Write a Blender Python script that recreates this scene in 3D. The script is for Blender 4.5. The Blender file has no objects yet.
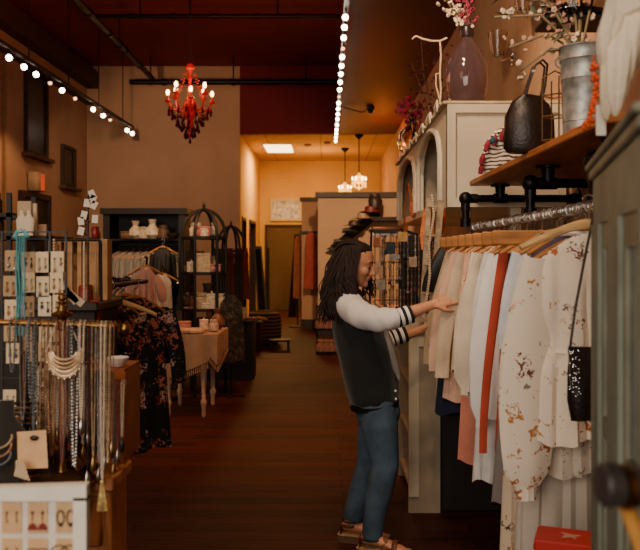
import bpy, math, random
from mathutils import Vector, Matrix, noise
random.seed(7)
PI = math.pi
C = bpy.context.scene.collection
F = 800.0; CX = 327.0; CY = 253.0; CH = 1.56

def W(px, py, Y):
    """a point of the shop seen at a photo position, Y metres into the shop"""
    return Vector(((px-CX)/F*Y, Y, CH-(py-CY)/F*Y))

# ------------------------------------------------------------------ mesh builder
class MB:
    def __init__(s): s.v=[]; s.f=[]; s.mi=[]; s.cur=0
    def add(s, vs, fs):
        n=len(s.v); s.v += [Vector(v) for v in vs]
        for f in fs: s.f.append(tuple(i+n for i in f)); s.mi.append(s.cur)
        return s
    def hexa(s, p):
        return s.add(p, [(0,3,2,1),(4,5,6,7),(0,1,5,4),(1,2,6,5),(2,3,7,6),(3,0,4,7)])
    def box(s, x0,x1,y0,y1,z0,z1):
        return s.hexa([(x0,y0,z0),(x1,y0,z0),(x1,y1,z0),(x0,y1,z0),(x0,y0,z1),(x1,y0,z1),(x1,y1,z1),(x0,y1,z1)])
    def cbox(s, x0,x1,y0,y1,z0,z1, c=.006):
        """box with chamfered vertical and top/bottom edges"""
        c=min(c,abs(x1-x0)*.45,abs(y1-y0)*.45,abs(z1-z0)*.45)
        def ring(d,z):
            a,b,e,f=x0+d,x1-d,y0+d,y1-d; k=c
            return [(a+k,e,z),(b-k,e,z),(b,e+k,z),(b,f-k,z),(b-k,f,z),(a+k,f,z),(a,f-k,z),(a,e+k,z)]
        rs=[ring(c*.7,z0),ring(0,z0+c),ring(0,z1-c),ring(c*.7,z1)]
        return s.rings(rs)
    def rings(s, rs, caps=True, closed=True):
        n=len(rs[0]); vs=[p for r in rs for p in r]; fs=[]
        for i in range(len(rs)-1):
            for j in range(n if closed else n-1):
                k=(j+1)%n; fs.append((i*n+j,i*n+k,(i+1)*n+k,(i+1)*n+j))
        if caps and closed:
            fs.append(tuple(range(n-1,-1,-1))); fs.append(tuple(range((len(rs)-1)*n,len(rs)*n)))
        return s.add(vs,fs)
    def obox(s, c, ax, ay, az):
        c=Vector(c);ax=Vector(ax);ay=Vector(ay);az=Vector(az)
        q=[(-1,-1,-1),(1,-1,-1),(1,1,-1),(-1,1,-1),(-1,-1,1),(1,-1,1),(1,1,1),(-1,1,1)]
        return s.hexa([c+ax*a+ay*b+az*d for a,b,d in q])
    def bar(s, a, b, w, h=None, up=(0,0,1)):
        a=Vector(a);b=Vector(b);d=(b-a); u=Vector(up)
        if abs(d.normalized().dot(u))>.98: u=Vector((0,1,0))
        sx=d.cross(u).normalized(); uu=sx.cross(d).normalized(); h=h or w
        return s.obox((a+b)/2, d/2, sx*w/2, uu*h/2)
    def loft(s, pts, rad, n=14, side=None, caps=True, fold=None):
        """tube through pts with elliptic section rad=(a,b) (a along side); fold(i,ang)->scale"""
        pts=[Vector(p) for p in pts]; rs=[]; prev=None
        for i,p in enumerate(pts):
            d=(pts[min(i+1,len(pts)-1)]-pts[max(i-1,0)]).normalized()
            if side is not None:
                a=Vector(side); a=(a-d*a.dot(d))
                if a.length<1e-4: a=Vector((0,1,0))
                a.normalize()
            else:
                if prev is None:
                    a=d.cross(Vector((0,0,1)))
                    if a.length<.1: a=Vector((1,0,0))
                else: a=prev-d*prev.dot(d)
                a.normalize()
            prev=a; b=d.cross(a).normalized()
            r=rad[i] if isinstance(rad,(list,tuple)) else rad
            if not isinstance(r,(list,tuple)): r=(r,r)
            ring=[]
            for j in range(n):
                t=2*PI*j/n; k=fold(i,t) if fold else 1
                ring.append(p+a*(math.cos(t)*r[0]*k)+b*(math.sin(t)*r[1]*k))
            rs.append(ring)
        return s.rings(rs,caps)
    def tube(s, pts, r, n=8): return s.loft(pts,r,n)
    def cyl(s, a, b, r, n=16): return s.loft([a,b],r,n)
    def lathe(s, prof, c=(0,0,0), n=24, axis=None):
        c=Vector(c)
        M=Matrix.Identity(3) if axis is None else Vector((0,0,1)).rotation_difference(Vector(axis)).to_matrix()
        rs=[[c+M@Vector((r*math.cos(2*PI*j/n),r*math.sin(2*PI*j/n),z)) for j in range(n)] for r,z in prof]
        return s.rings(rs,True)
    def ball(s, c, r, n=10, m=7, sc=(1,1,1), M=None):
        c=Vector(c); rs=[]
        for i in range(m+1):
            t=PI*i/m; rr=max(math.sin(t),.02)
            ring=[]
            for j in range(n):
                a=2*PI*j/n; p=Vector((rr*math.cos(a)*r*sc[0],rr*math.sin(a)*r*sc[1],-math.cos(t)*r*sc[2]))
                if M is not None: p=M@p
                ring.append(c+p)
            rs.append(ring)
        return s.rings(rs,True)
    def torus(s, c, R, r, n=24, m=8, axis=(0,0,1), a0=0, a1=2*PI, sc=(1,1)):
        c=Vector(c); M=Vector((0,0,1)).rotation_difference(Vector(axis)).to_matrix()
        full=abs(a1-a0-2*PI)<1e-6; N=n if full else n+1
        pts=[c+M@Vector((R*sc[0]*math.cos(a0+(a1-a0)*i/n),R*sc[1]*math.sin(a0+(a1-a0)*i/n),0)) for i in range(n+1)]
        return s.loft(pts,r,m,caps=not full)
    def grid(s, fn, nu, nv):
        vs=[fn(i/nu,j/nv) for i in range(nu+1) for j in range(nv+1)]
        fs=[(i*(nv+1)+j,(i+1)*(nv+1)+j,(i+1)*(nv+1)+j+1,i*(nv+1)+j+1) for i in range(nu) for j in range(nv)]
        return s.add(vs,fs)
    def sheet(s, fn, nu, nv, th=(0,.004,0)):
        """two sided sheet with thickness"""
        th=Vector(th); A=[[Vector(fn(i/nu,j/nv)) for j in range(nv+1)] for i in range(nu+1)]
        vs=[p for r in A for p in r]+[p+th for r in A for p in r]; N=(nu+1)*(nv+1); I=lambda i,j:i*(nv+1)+j
        fs=[]
        for i in range(nu):
            for j in range(nv):
                q=(I(i,j),I(i+1,j),I(i+1,j+1),I(i,j+1)); fs.append(q); fs.append(tuple(k+N for k in reversed(q)))
        for i in range(nu):
            fs.append((I(i,0),I(i,0)+N,I(i+1,0)+N,I(i+1,0))); fs.append((I(i,nv),I(i+1,nv),I(i+1,nv)+N,I(i,nv)+N))
        for j in range(nv):
            fs.append((I(0,j),I(0,j+1),I(0,j+1)+N,I(0,j)+N)); fs.append((I(nu,j),I(nu,j)+N,I(nu,j+1)+N,I(nu,j+1)))
        return s.add(vs,fs)
    def prism(s, poly, ext):
        e=Vector(ext); n=len(poly); vs=[Vector(p) for p in poly]+[Vector(p)+e for p in poly]
        fs=[tuple(range(n-1,-1,-1)),tuple(range(n,2*n))]+[(i,(i+1)%n,(i+1)%n+n,i+n) for i in range(n)]
        return s.add(vs,fs)
    def xf(s, M, start=0):
        for i in range(start,len(s.v)): s.v[i]=M@s.v[i]
        return s
    def build(s, name, m, parent=None, smooth=True, world=False, remesh=None, subsurf=0, smo=0):
        off=Vector((0,0,0))
        if parent is None:
            xs=[v.x for v in s.v];ys=[v.y for v in s.v];zs=[v.z for v in s.v]
            off=Vector(((min(xs)+max(xs))/2,(min(ys)+max(ys))/2,min(zs)))
        elif world:
            off=parent.matrix_basis.translation.copy()
            pp=parent.parent
            while pp: off+=pp.matrix_basis.translation; pp=pp.parent
        me=bpy.data.meshes.new(name); me.from_pydata([v-off for v in s.v],[],s.f)
        ms=m if isinstance(m,(list,tuple)) else [m]
        for q in ms: me.materials.append(q)
        me.polygons.foreach_set('material_index',s.mi)
        me.update()
        import bmesh
        bm=bmesh.new(); bm.from_mesh(me); bmesh.ops.recalc_face_normals(bm,faces=bm.faces); bm.to_mesh(me); bm.free()
        o=bpy.data.objects.new(name,me); C.objects.link(o)
        if parent is None: o.location=off
        else: o.parent=parent
        if smooth:
            me.polygons.foreach_set('use_smooth',[True]*len(me.polygons))
            try: me.set_sharp_from_angle(angle=math.radians(38))
            except Exception: pass
        if remesh:
            md=o.modifiers.new('r','REMESH'); md.mode='VOXEL'; md.voxel_size=remesh; md.use_smooth_shade=True
        if smo:
            md=o.modifiers.new('s','SMOOTH'); md.iterations=smo; md.factor=.5
        if subsurf:
            md=o.modifiers.new('ss','SUBSURF'); md.levels=subsurf; md.render_levels=subsurf
        return o

LABELS={}
def tag(o, label, cat, group=None, kind=None):
    if label in LABELS and not group: print('DUPLABEL',label)
    LABELS[label]=1
    n=len(label.split())
    if n<4 or n>16: print('LABELLEN',n,label)
    o['label']=label; o['category']=cat
    if group: o['group']=group
    if kind: o['kind']=kind
    return o
def thing(name, label, cat, loc=(0,0,0), rotz=0, group=None):
    o=bpy.data.objects.new(name,None); C.objects.link(o); o.location=loc; o.rotation_euler=(0,0,rotz)
    o.empty_display_size=.05
    return tag(o,label,cat,group)
def solo(name, mb, m, label, cat, group=None, **k): return tag(mb.build(name,m,**k),label,cat,group)
def struct(name, mb, m, **k):
    o=mb.build(name,m,smooth=k.pop('smooth',False),**k); o['kind']='structure'; return o
def dup(root, loc, label=None, rotz=None):
    r=root.copy(); C.objects.link(r); r.location=loc
    if rotz is not None: r.rotation_euler=(0,0,rotz)
    if label: tag(r,label,root['category'],root.get('group'))
    for ch in list(root.children):
        c=ch.copy(); C.objects.link(c); c.parent=r
        for g in list(ch.children):
            d=g.copy(); C.objects.link(d); d.parent=c
    return r

# ------------------------------------------------------------------ materials
def lin(c):
    if isinstance(c,str): c=tuple(int(c[i:i+2],16) for i in (0,2,4))
    return tuple(((x/255)/12.92 if x/255<=.04045 else ((x/255+.055)/1.055)**2.4) for x in c)+(1,)
MC={}
def mat(col, rough=.7, metal=0, var=.12, scale=8, bump=0, bscale=60, emit=None, es=1, trans=0, sheen=0, alpha=1, stretch=None, ior=1.45, coat=0):
    key=(str(col),rough,metal,var,scale,bump,bscale,str(emit),es,trans,sheen,alpha,stretch,coat)
    if key in MC: return MC[key]
    m=bpy.data.materials.new('m_'+str(len(MC))); m.use_nodes=True; N=m.node_tree.nodes; L=m.node_tree.links
    b=N['Principled BSDF']; c=lin(col)
    b.inputs['Roughness'].default_value=rough; b.inputs['Metallic'].default_value=metal
    b.inputs['Transmission Weight'].default_value=trans; b.inputs['IOR'].default_value=ior
    b.inputs['Alpha'].default_value=alpha; b.inputs['Coat Weight'].default_value=coat
    if sheen: b.inputs['Sheen Weight'].default_value=sheen
    tc=N.new('ShaderNodeTexCoord'); src=tc.outputs['Object']
    if stretch:
        mp=N.new('ShaderNodeMapping'); mp.inputs['Scale'].default_value=stretch; L.new(src,mp.inputs[0]); src=mp.outputs[0]
    if var:
        nz=N.new('ShaderNodeTexNoise'); nz.inputs['Scale'].default_value=scale; nz.inputs['Detail'].default_value=4; L.new(src,nz.inputs['Vector'])
        r=N.new('ShaderNodeValToRGB'); r.color_ramp.elements[0].position=.3; r.color_ramp.elements[1].position=.7
        r.color_ramp.elements[0].color=tuple(x*(1-var*1.6) for x in c[:3])+(1,); r.color_ramp.elements[1].color=tuple(min(1,x*(1+var)) for x in c[:3])+(1,)
        L.new(nz.outputs[0],r.inputs[0]); L.new(r.outputs[0],b.inputs['Base Color'])
    else: b.inputs['Base Color'].default_value=c
    if bump:
        n2=N.new('ShaderNodeTexNoise'); n2.inputs['Scale'].default_value=bscale; n2.inputs['Detail'].default_value=3; L.new(src,n2.inputs['Vector'])
        bp=N.new('ShaderNodeBump'); bp.inputs['Strength'].default_value=bump; bp.inputs['Distance'].default_value=.01
        L.new(n2.outputs[0],bp.inputs['Height']); L.new(bp.outputs[0],b.inputs['Normal'])
    if emit:
        b.inputs['Emission Color'].default_value=lin(emit); b.inputs['Emission Strength'].default_value=es
    MC[key]=m; return m

def nodes(m): return m.node_tree.nodes, m.node_tree.links, m.node_tree.nodes['Principled BSDF']
def spotted(base, cols, scale=9, size=.32, rough=.85, dense=.5, second=None):
    """cloth with a scattered flower print"""
    m=bpy.data.materials.new('m_print_'+str(len(bpy.data.materials))); m.use_nodes=True; N,L,b=nodes(m)
    b.inputs['Roughness'].default_value=rough
    tc=N.new('ShaderNodeTexCoord')
    dn=N.new('ShaderNodeTexNoise'); dn.inputs['Scale'].default_value=scale*4; dn.inputs['Detail'].default_value=3; L.new(tc.outputs['Object'],dn.inputs['Vector'])
    mx=N.new('ShaderNodeMix'); mx.data_type='VECTOR'; mx.inputs['Factor'].default_value=.13
    L.new(tc.outputs['Object'],mx.inputs['A']); L.new(dn.outputs['Color'],mx.inputs['B'])
    last=None
    bc=N.new('ShaderNodeRGB'); bc.outputs[0].default_value=lin(base); last=bc.outputs[0]
    for k,col in enumerate(cols):
        mp=N.new('ShaderNodeMapping'); mp.inputs['Location'].default_value=(k*3.1,k*1.7,k*2.3); mp.inputs['Scale'].default_value=(1,.5,1); L.new(mx.outputs['Result'],mp.inputs[0])
        vo=N.new('ShaderNodeTexVoronoi'); vo.inputs['Scale'].default_value=scale*(1+.45*k); L.new(mp.outputs[0],vo.inputs['Vector'])
        lt=N.new('ShaderNodeMath'); lt.operation='LESS_THAN'; L.new(vo.outputs['Distance'],lt.inputs[0]); lt.inputs[1].default_value=size*(1-.15*k)
        sp=N.new('ShaderNodeSeparateColor'); L.new(vo.outputs['Color'],sp.inputs[0])
        g=N.new('ShaderNodeMath'); g.operation='LESS_THAN'; L.new(sp.outputs[0],g.inputs[0]); g.inputs[1].default_value=dense
        n3=N.new('ShaderNodeTexVoronoi'); n3.inputs['Scale'].default_value=scale*4.6+k*7; L.new(mp.outputs[0],n3.inputs['Vector'])
        g2=N.new('ShaderNodeMath'); g2.operation='LESS_THAN'; L.new(n3.outputs['Distance'],g2.inputs[0]); g2.inputs[1].default_value=.5
        mu=N.new('ShaderNodeMath'); mu.operation='MULTIPLY'; L.new(lt.outputs[0],mu.inputs[0]); L.new(g.outputs[0],mu.inputs[1])
        mu2=N.new('ShaderNodeMath'); mu2.operation='MULTIPLY'; L.new(mu.outputs[0],mu2.inputs[0]); L.new(g2.outputs[0],mu2.inputs[1])
        mc=N.new('ShaderNodeMix'); mc.data_type='RGBA'; L.new(mu2.outputs[0],mc.inputs['Factor']); L.new(last,mc.inputs['A']); mc.inputs['B'].default_value=lin(col)
        last=mc.outputs['Result']
    L.new(last,b.inputs['Base Color']); return m
def striped(c1,c2,scale=20,axis='Z',thr=.5,rough=.85,rot=None,dist=0):
    m=bpy.data.materials.new('m_stripe_'+str(len(bpy.data.materials))); m.use_nodes=True; N,L,b=nodes(m)
    b.inputs['Roughness'].default_value=rough
    tc=N.new('ShaderNodeTexCoord'); w=N.new('ShaderNodeTexWave'); w.bands_direction=axis; w.inputs['Scale'].default_value=scale; w.inputs['Distortion'].default_value=dist
    L.new(tc.outputs['Object'],w.inputs['Vector'])
    lt=N.new('ShaderNodeMath'); lt.operation='GREATER_THAN'; lt.inputs[1].default_value=thr; L.new(w.outputs[1],lt.inputs[0])
    mc=N.new('ShaderNodeMix'); mc.data_type='RGBA'; L.new(lt.outputs[0],mc.inputs['Factor']); mc.inputs['A'].default_value=lin(c1); mc.inputs['B'].default_value=lin(c2)
    L.new(mc.outputs['Result'],b.inputs['Base Color']); return m
def planks(c1,c2,rough,lx,wy,vert=False,gap=.012,swap=False,bump=.25):
    m=bpy.data.materials.new('m_planks_'+str(len(bpy.data.materials))); m.use_nodes=True; N,L,b=nodes(m)
    tc=N.new('ShaderNodeTexCoord'); br=N.new('ShaderNodeTexBrick'); br.inputs['Scale'].default_value=1
    br.inputs['Brick Width'].default_value=lx; br.inputs['Row Height'].default_value=wy; br.inputs['Mortar Size'].default_value=gap*.5; br.offset=.37; br.inputs['Bias'].default_value=0
    br.inputs['Color1'].default_value=lin(c1); br.inputs['Color2'].default_value=lin(c2); br.inputs['Mortar'].default_value=tuple(x*.3 for x in lin(c1)[:3])+(1,)
    L.new(tc.outputs['Object'],br.inputs['Vector'])
    mp=N.new('ShaderNodeMapping'); mp.inputs['Scale'].default_value=(1.2,14,1); L.new(tc.outputs['Object'],mp.inputs[0])
    nz=N.new('ShaderNodeTexNoise'); nz.inputs['Scale'].default_value=2.5; nz.inputs['Detail'].default_value=6; L.new(mp.outputs[0],nz.inputs['Vector'])
    mr=N.new('ShaderNodeMapRange'); mr.inputs['To Min'].default_value=.55; mr.inputs['To Max'].default_value=1.4; L.new(nz.outputs[0],mr.inputs[0])
    mm=N.new('ShaderNodeMix'); mm.data_type='RGBA'; mm.blend_type='MULTIPLY'; mm.inputs['Factor'].default_value=1
    L.new(br.outputs[0],mm.inputs['A']); L.new(mr.outputs[0],mm.inputs['B']); L.new(mm.outputs['Result'],b.inputs['Base Color'])
    r2=N.new('ShaderNodeMapRange'); r2.inputs['To Min'].default_value=rough-.1; r2.inputs['To Max'].default_value=rough+.15; L.new(nz.outputs[0],r2.inputs[0]); L.new(r2.outputs[0],b.inputs['Roughness'])
    b.inputs['Specular IOR Level'].default_value=.17
    bp=N.new('ShaderNodeBump'); bp.inputs['Strength'].default_value=bump; bp.inputs['Distance'].default_value=.004; L.new(br.outputs['Fac'],bp.inputs['Height']); bp.invert=True; L.new(bp.outputs[0],b.inputs['Normal'])
    return m

M=dict(
 wall=mat('b0937a',.9,var=.1,scale=.7,bump=.08,bscale=40), wall_left=mat('a3856a',.9,var=.12,scale=.9,bump=.15,bscale=25),
 yellow=mat('d9b36a',.9,var=.06,scale=1), ceil=mat('6e1a1e',.8,var=.12,scale=.8), ceil_r=mat('5c2019',.6,var=.2,scale=.9,stretch=(3,.5,1)),
 red_soffit=mat('661a20',.85,var=.08,scale=1), rwall=mat('bf9878',.85,var=.12,scale=1.6,bump=.1,bscale=12),
 black=mat('171412',.5,var=.1), iron=mat('1c1a1a',.42,.7,var=.2,scale=20,bump=.1), dark=mat('231a16',.7), darkwood=mat('2b1a12',.55,var=.3,scale=5,stretch=(1,1,.2)),
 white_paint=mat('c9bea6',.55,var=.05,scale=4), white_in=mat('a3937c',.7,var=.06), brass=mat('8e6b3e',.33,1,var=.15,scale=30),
 gold=mat('a5855a',.35,1,var=.1), silver=mat('b8b3ab',.28,1,var=.1), chrome=mat('d0cdc9',.15,1,var=.05), galv=mat('a0a2a0',.45,.65,var=.3,scale=25,bump=.1,bscale=30),
 wood=mat('a8743f',.55,var=.25,scale=6,stretch=(1,6,6)), hangwood=mat('c79a5e',.45,var=.18,scale=10,stretch=(1,5,5)), hangbrown=mat('a56f3a',.45,var=.2,scale=10,stretch=(1,5,5)),
 shelfwood=mat('a2602c',.5,var=.3,scale=4,stretch=(6,1,6)), crate=mat('b58a5c',.75,var=.2,scale=6), redwood=mat('96592f',.5,var=.25,scale=5),
 cream=mat('ebdcc0',.9,var=.05,scale=6,bump=.15,bscale=120,sheen=.2), white=mat('e4e2de',.9,var=.04,bump=.1,bscale=90), paper=mat('e6ddcb',.8,var=.05), kraft=mat('c9a57c',.85,var=.1,scale=20),
 skin=mat('c58a68',.5,var=.08,scale=9), hair=mat('26160f',.75,var=.35,scale=60,stretch=(1,1,.15)), denim=mat('43586c',.85,var=.3,scale=7,bump=.3,bscale=150),
 vest=mat('181d1e',.85,var=.2,scale=9,bump=.2,bscale=140,sheen=.2), sleeve=mat('dedad6',.85,var=.04,bump=.12,bscale=70), green=mat('7a8272',.6,var=.2,scale=7,bump=.1,bscale=15),
 greenlight=mat('80806c',.6,var=.25,scale=9), leather=mat('1f130f',.38,var=.3,scale=12,bump=.2,bscale=80), taupe=mat('a3957e',.9,var=.1,bump=.2,bscale=150),
 glass=mat('f0e8e0',.05,var=0,trans=1), purple_glass=mat('bfa0a8',.06,var=0,trans=.9), orange=mat('d0552c',.9,var=.2,scale=40), red=mat('b3201b',.5,var=.1), teal=mat('4f9aa6',.35,var=.15,scale=60),
 floor=planks('4a221a','331711',.58,1.9,.125), grey=mat('77706a',.9,var=.08,bump=.1,bscale=120), coral=mat('b2452f',.9,var=.08,bump=.1,bscale=120),
)
# ------------------------------------------------------------------ setting
XL=-5.1; XR=1.455; YB=17.0; ZH=5.53; ZL=4.09; XS=.27; YBB=22.0; Y0=-3.0
struct('floor', MB().box(-5.4,3.2,Y0,22.2,-.1,0), M['floor'])
struct('wall_left', MB().box(XL-.2,XL,Y0,YB,0,ZH), M['wall_left'])
struct('wall_right', MB().box(XR,XR+.15,2.2,YBB,0,ZL+.1).box(2.6,2.75,Y0,2.2,0,ZL+.1).box(XR,2.75,2.2,2.3,0,ZL+.1), M['rwall'])
b=MB().box(XL-.2,-1.85,YB,YB+.15,0,ZH); struct('wall_back', b, M['wall'])
struct('trim_1', MB().box(-1.85,XS,YB-.03,YB+.12,ZL,ZH), M['red_soffit'])
struct('ceiling', MB().box(XL-.2,XS,Y0,YB+.2,ZH,ZH+.1), M['ceil'])
struct('ceiling.001', MB().box(XS,2.8,Y0,YB,ZL,ZL+.1).box(XS-.06,XS,Y0,YB,ZL-.02,ZH), M['ceil_r'])
# ceiling tiles of the back room
def tiles():
    m=bpy.data.materials.new('m_tiles'); m.use_nodes=True; N,L,b=nodes(m)
    tc=N.new('ShaderNodeTexCoord'); br=N.new('ShaderNodeTexBrick'); br.offset=0; br.inputs['Scale'].default_value=1; br.inputs['Brick Width'].default_value=1.2; br.inputs['Row Height'].default_value=.6; br.inputs['Mortar Size'].default_value=.02
    br.inputs['Color1'].default_value=lin('c9a468'); br.inputs['Color2'].default_value=lin('c09a5e'); br.inputs['Mortar'].default_value=lin('a67d45'); L.new(tc.outputs['Object'],br.inputs['Vector']); L.new(br.outputs[0],b.inputs['Base Color']); b.inputs['Roughness'].default_value=.9
    return m
struct('ceiling.002', MB().box(-1.84,XR+.1,YB+.13,YBB+.1,ZL,ZL+.1), tiles())
# yellow side wall with two doorways, back wall
sw=MB()
for y0,y1,z0,z1 in ((YB+.1,17.35,0,ZL),(17.35,18.2,2.35,ZL),(18.2,19.0,0,ZL),(19.0,20.6,2.36,ZL),(20.6,YBB,0,ZL)): sw.box(-2.0,-1.85,y0,y1,z0,z1)
struct('wall_side', sw, M['yellow'])
for i,(y0,y1,h) in enumerate(((17.35,18.2,2.35),(19.0,20.6,2.36))):
    d=bpy.data.objects.new('door_%d'%(i+1),None); C.objects.link(d); d['kind']='structure'; d.location=(-1.95,y0,0)
    MB().box(-.04,0,0,y1-y0,0,h).build('door_leaf',M['black'],d,smooth=False)
    MB().box(.0,.12,0,.07,0,h).box(.0,.12,y1-y0-.07,y1-y0,0,h).box(.0,.12,.07,y1-y0-.07,h-.07,h).build('door_frame',M['darkwood'],d,smooth=False)
    MB().cyl((.02,.12,1.05),(.09,.12,1.05),.012).ball((.1,.12,1.05),.03).build('door_handle',M['brass'],d)
struct('wall_back.001', MB().box(-2.0,XR+.1,YBB,YBB+.15,0,ZL), M['yellow'])
d=bpy.data.objects.new('door_3',None); C.objects.link(d); d['kind']='structure'; d.location=(-1.7,YBB-.02,0)
MB().box(.06,.98,-.03,.01,0,2.27).build('door_leaf',mat('5a4838',.7,var=.05),d,smooth=False)
MB().box(0,.06,-.06,.01,0,2.34).box(.98,1.04,-.06,.01,0,2.34).box(.06,.98,-.06,.01,2.27,2.34).build('door_frame',M['darkwood'],d,smooth=False)
MB().cyl((.9,-.03,1.02),(.9,-.09,1.02),.012).bar((.9,-.09,1.02),(.78,-.09,1.02),.02).build('door_handle',M['brass'],d)
# transom window
w=bpy.data.objects.new('window_1',None); C.objects.link(w); w['kind']='structure'; w.location=W(270,221,YBB-.03)
ww,wh=.87,.62
MB().box(0,ww,-.04,0,0,.07).box(0,ww,-.04,0,wh-.07,wh).box(0,.07,-.04,0,.07,wh-.07).box(ww-.07,ww,-.04,0,.07,wh-.07).build('window_frame',M['white_paint'],w,smooth=False)
MB().box(.07,ww-.07,-.015,0,.07,wh-.07).build('pane',mat('b8b4a8',.15,0,var=.5,scale=9,emit='c8a070',es=.25),w,smooth=False)
# partitions
M['part_a']=mat('9a7558',.9,var=.08,scale=1); M['part_b']=mat('a98a6c',.9,var=.08,scale=1)
struct('wall_partition', MB().box(-.17,XR,15.0,15.12,.0,2.6), M['part_b'])
struct('wall_partition.001', MB().box(-.52,-.17,16.4,16.5,.0,2.62).box(-.17,-.1,15.12,16.5,0,2.62), M['part_a'])
struct('trim_2', MB().box(-.22,XR,14.95,15.17,2.6,2.7), M['darkwood'])
struct('trim_3', MB().box(-.56,-.17,16.36,16.54,2.62,2.7), M['darkwood'])
struct('baseboard_partition', MB().box(-.19,XR,14.97,15.0,0,.2).box(-.54,-.17,16.36,16.4,0,.2), M['dark'])
struct('baseboard_left', MB().box(XL,XL+.03,Y0,YB,0,.2), M['dark'])
struct('baseboard_back', MB().box(XL+.03,-1.85,YB-.03,YB,0,.2), M['dark'])
# left wall beam, crown, pilaster
struct('trim_4', MB().box(XL,XL+.25,Y0,YB,5.05,5.4).box(XL,XL+.12,Y0,YB,4.7,4.8), mat('40241a',.8))
struct('trim_5', MB().box(XL,XL+.05,12.55,12.62,0,4.7), mat('8c6c48',.7))
for i,(y0,y1,z0,z1,c) in enumerate(((13.45,14.5,3.25,4.85,'0c0a0a'),(15.3,16.1,2.85,3.65,'2a241e'),(11.4,12.3,3.1,4.9,'2c0c0c'))):
    o=bpy.data.objects.new('window_%d'%(i+2),None); C.objects.link(o); o['kind']='structure'; o.location=(XL,y0,z0)
    h=z1-z0; l=y1-y0
    MB().box(0,.02,.06,l-.06,.06,h-.06).build('pane',mat(c,.35,var=.3),o,smooth=False)
    MB().box(0,.06,0,.06,0,h).box(0,.06,l-.06,l,0,h).box(0,.06,.06,l-.06,0,.06).box(0,.06,.06,l-.06,h-.06,h).build('window_frame',mat('33231a',.7),o,smooth=False)
    if i<2: MB().box(0,.14,-.1,l+.1,-.06,0).build('window_sill',mat('4a3222',.7),o,smooth=False)
o=bpy.data.objects.new('door_4',None); C.objects.link(o); o['kind']='structure'; o.location=(XL,13.2,0)
MB().box(0,.03,.08,1.3,0,2.5).build('door_leaf',M['black'],o,smooth=False)
MB().box(0,.08,0,.08,0,2.6).box(0,.08,1.3,1.38,0,2.6).box(0,.08,.08,1.3,2.5,2.6).build('door_frame',M['darkwood'],o,smooth=False)
# exit sign
e=thing('exit_sign','small white box sign with orange-red face on the left wall above dark doorway','sign',(XL+.02,13.75,2.78))
MB().cbox(0,.17,-.18,.18,-.16,.16,.01).build('housing',mat('a08c70',.6),e)
MB().box(.17,.175,-.02,.16,-.14,.14).build('face',mat('c2512e',.6,emit='d04a28',es=.5),e,smooth=False)

# ceiling pipes
def pipe(name,a,b,r,label,hangs):
    t=thing(name,label,'pipe',a); a=Vector(a);b=Vector(b)
    p=MB().cyl(a,b,r,12); d=(b-a).normalized()
    for k in range(1,6):
        q=a.lerp(b,k/6); p.cyl(q-d*.04,q+d*.04,r*1.35,12)
    p.build('pipe_run',M['iron'],t,world=True)
    for k in hangs:
        q=a.lerp(b,k); MB().cyl(q,(q.x,q.y,ZH),.012,6).torus(q,r*1.3,.01,12,6,axis=d).build('pipe_hanger',M['iron'],t,world=True)
    return t
pipe('ceiling_pipe',(-3.97,16.1,5.0),(.2,16.1,5.0),.055,'black pipe crossing the red ceiling behind the red chandelier',(.1,.5,.85))
pipe('ceiling_pipe',(-3.64,12.3,5.2),(.2,12.3,5.2),.035,'thin dark sprinkler pipe crossing high under the red ceiling nearest the entrance',(.2,.4,.75))
pipe('ceiling_pipe',(-3.45,9.5,5.06),(-3.5,16.0,5.06),.05,'dark pipe running lengthwise under the red ceiling to the cross pipe',(.2,.6))
s=thing('sprinkler_head','small dark ceiling detector with looped cable on orange-red lowered ceiling','detector',(.75,13.8,ZL-.002))
MB().lathe([(.07,0),(.07,-.05),(.04,-.09),(.03,-.12)]).build('body',M['black'],s)
MB().tube([(0,0,-.03),(-.15,-.1,-.12),(-.3,-.05,-.07),(-.48,0,-.01)],.01,6).build('cable',M['black'],s)

# track lights
HOT=mat('fff1dc',.4,var=0,emit='ffe9cc',es=22); DIM=mat('e8b890',.4,var=0,emit='e6a878',es=4)
def track(name,label,a,b,ys,xz,aim,glow,drop,axis_y=True,size=1):
    t=thing(name,label,'track light rail',a); a=Vector(a);b=Vector(b)
    MB().bar(a,b,.05,.05).build('rail',M['black'],t,world=True,smooth=False)
    m=MB()
    n=6
    for k in range(n):
        q=a.lerp(b,(k+.5)/n); m.cyl(q,(q.x,q.y,q.z+drop),.01,6)
    m.build('suspension_rod',M['black'],t,world=True)
    A=Vector(aim).normalized()
    for i,y in enumerate(ys):
        k=(y-a.y)/(b.y-a.y); q=a.lerp(b,k)
        h=thing('spotlight','small black spotlight on the %s, %s from the entrance'%(xz,ORD[i]),'spotlight',q+Vector((0,0,-.02)),group='spotlights on the '+xz)
        MB().cyl((0,0,0),(0,0,-.07),.012,6).loft([Vector((0,0,-.07))-A*.03*size,Vector((0,0,-.07))+A*.05*size],[(.03*size,.03*size),(.045*size,.045*size)],12).build('lamp_head',M['black'],h)
        MB().ball(Vector((0,0,-.07))+A*.055*size,(.05 if glow(i) else .036)*size,10,6).build('bulb',HOT if glow(i) else DIM,h)
    return t
ORD=['first','second','third','fourth','fifth','sixth','seventh','eighth','ninth','tenth','eleventh','twelfth','thirteenth','fourteenth','fifteenth','sixteenth','seventeenth','eighteenth','nineteenth','twentieth','twenty-first','twenty-second','twenty-third','twenty-fourth']
ysr=[7.9,8.25,8.65,9.1,9.5,9.95,10.4,10.9,11.4,11.9,12.4,12.9,13.4,13.9,14.5,15.1,15.6,16.1,16.6]
track('track_light_rail','long black ceiling track of bright bulbs along the edge of the lowered red ceiling',(.19,2.0,3.99),(.19,16.8,3.99),ysr,'bright central track',(-.2,-.5,-.4),lambda i:i not in(3,9),.1,size=.62)
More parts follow.
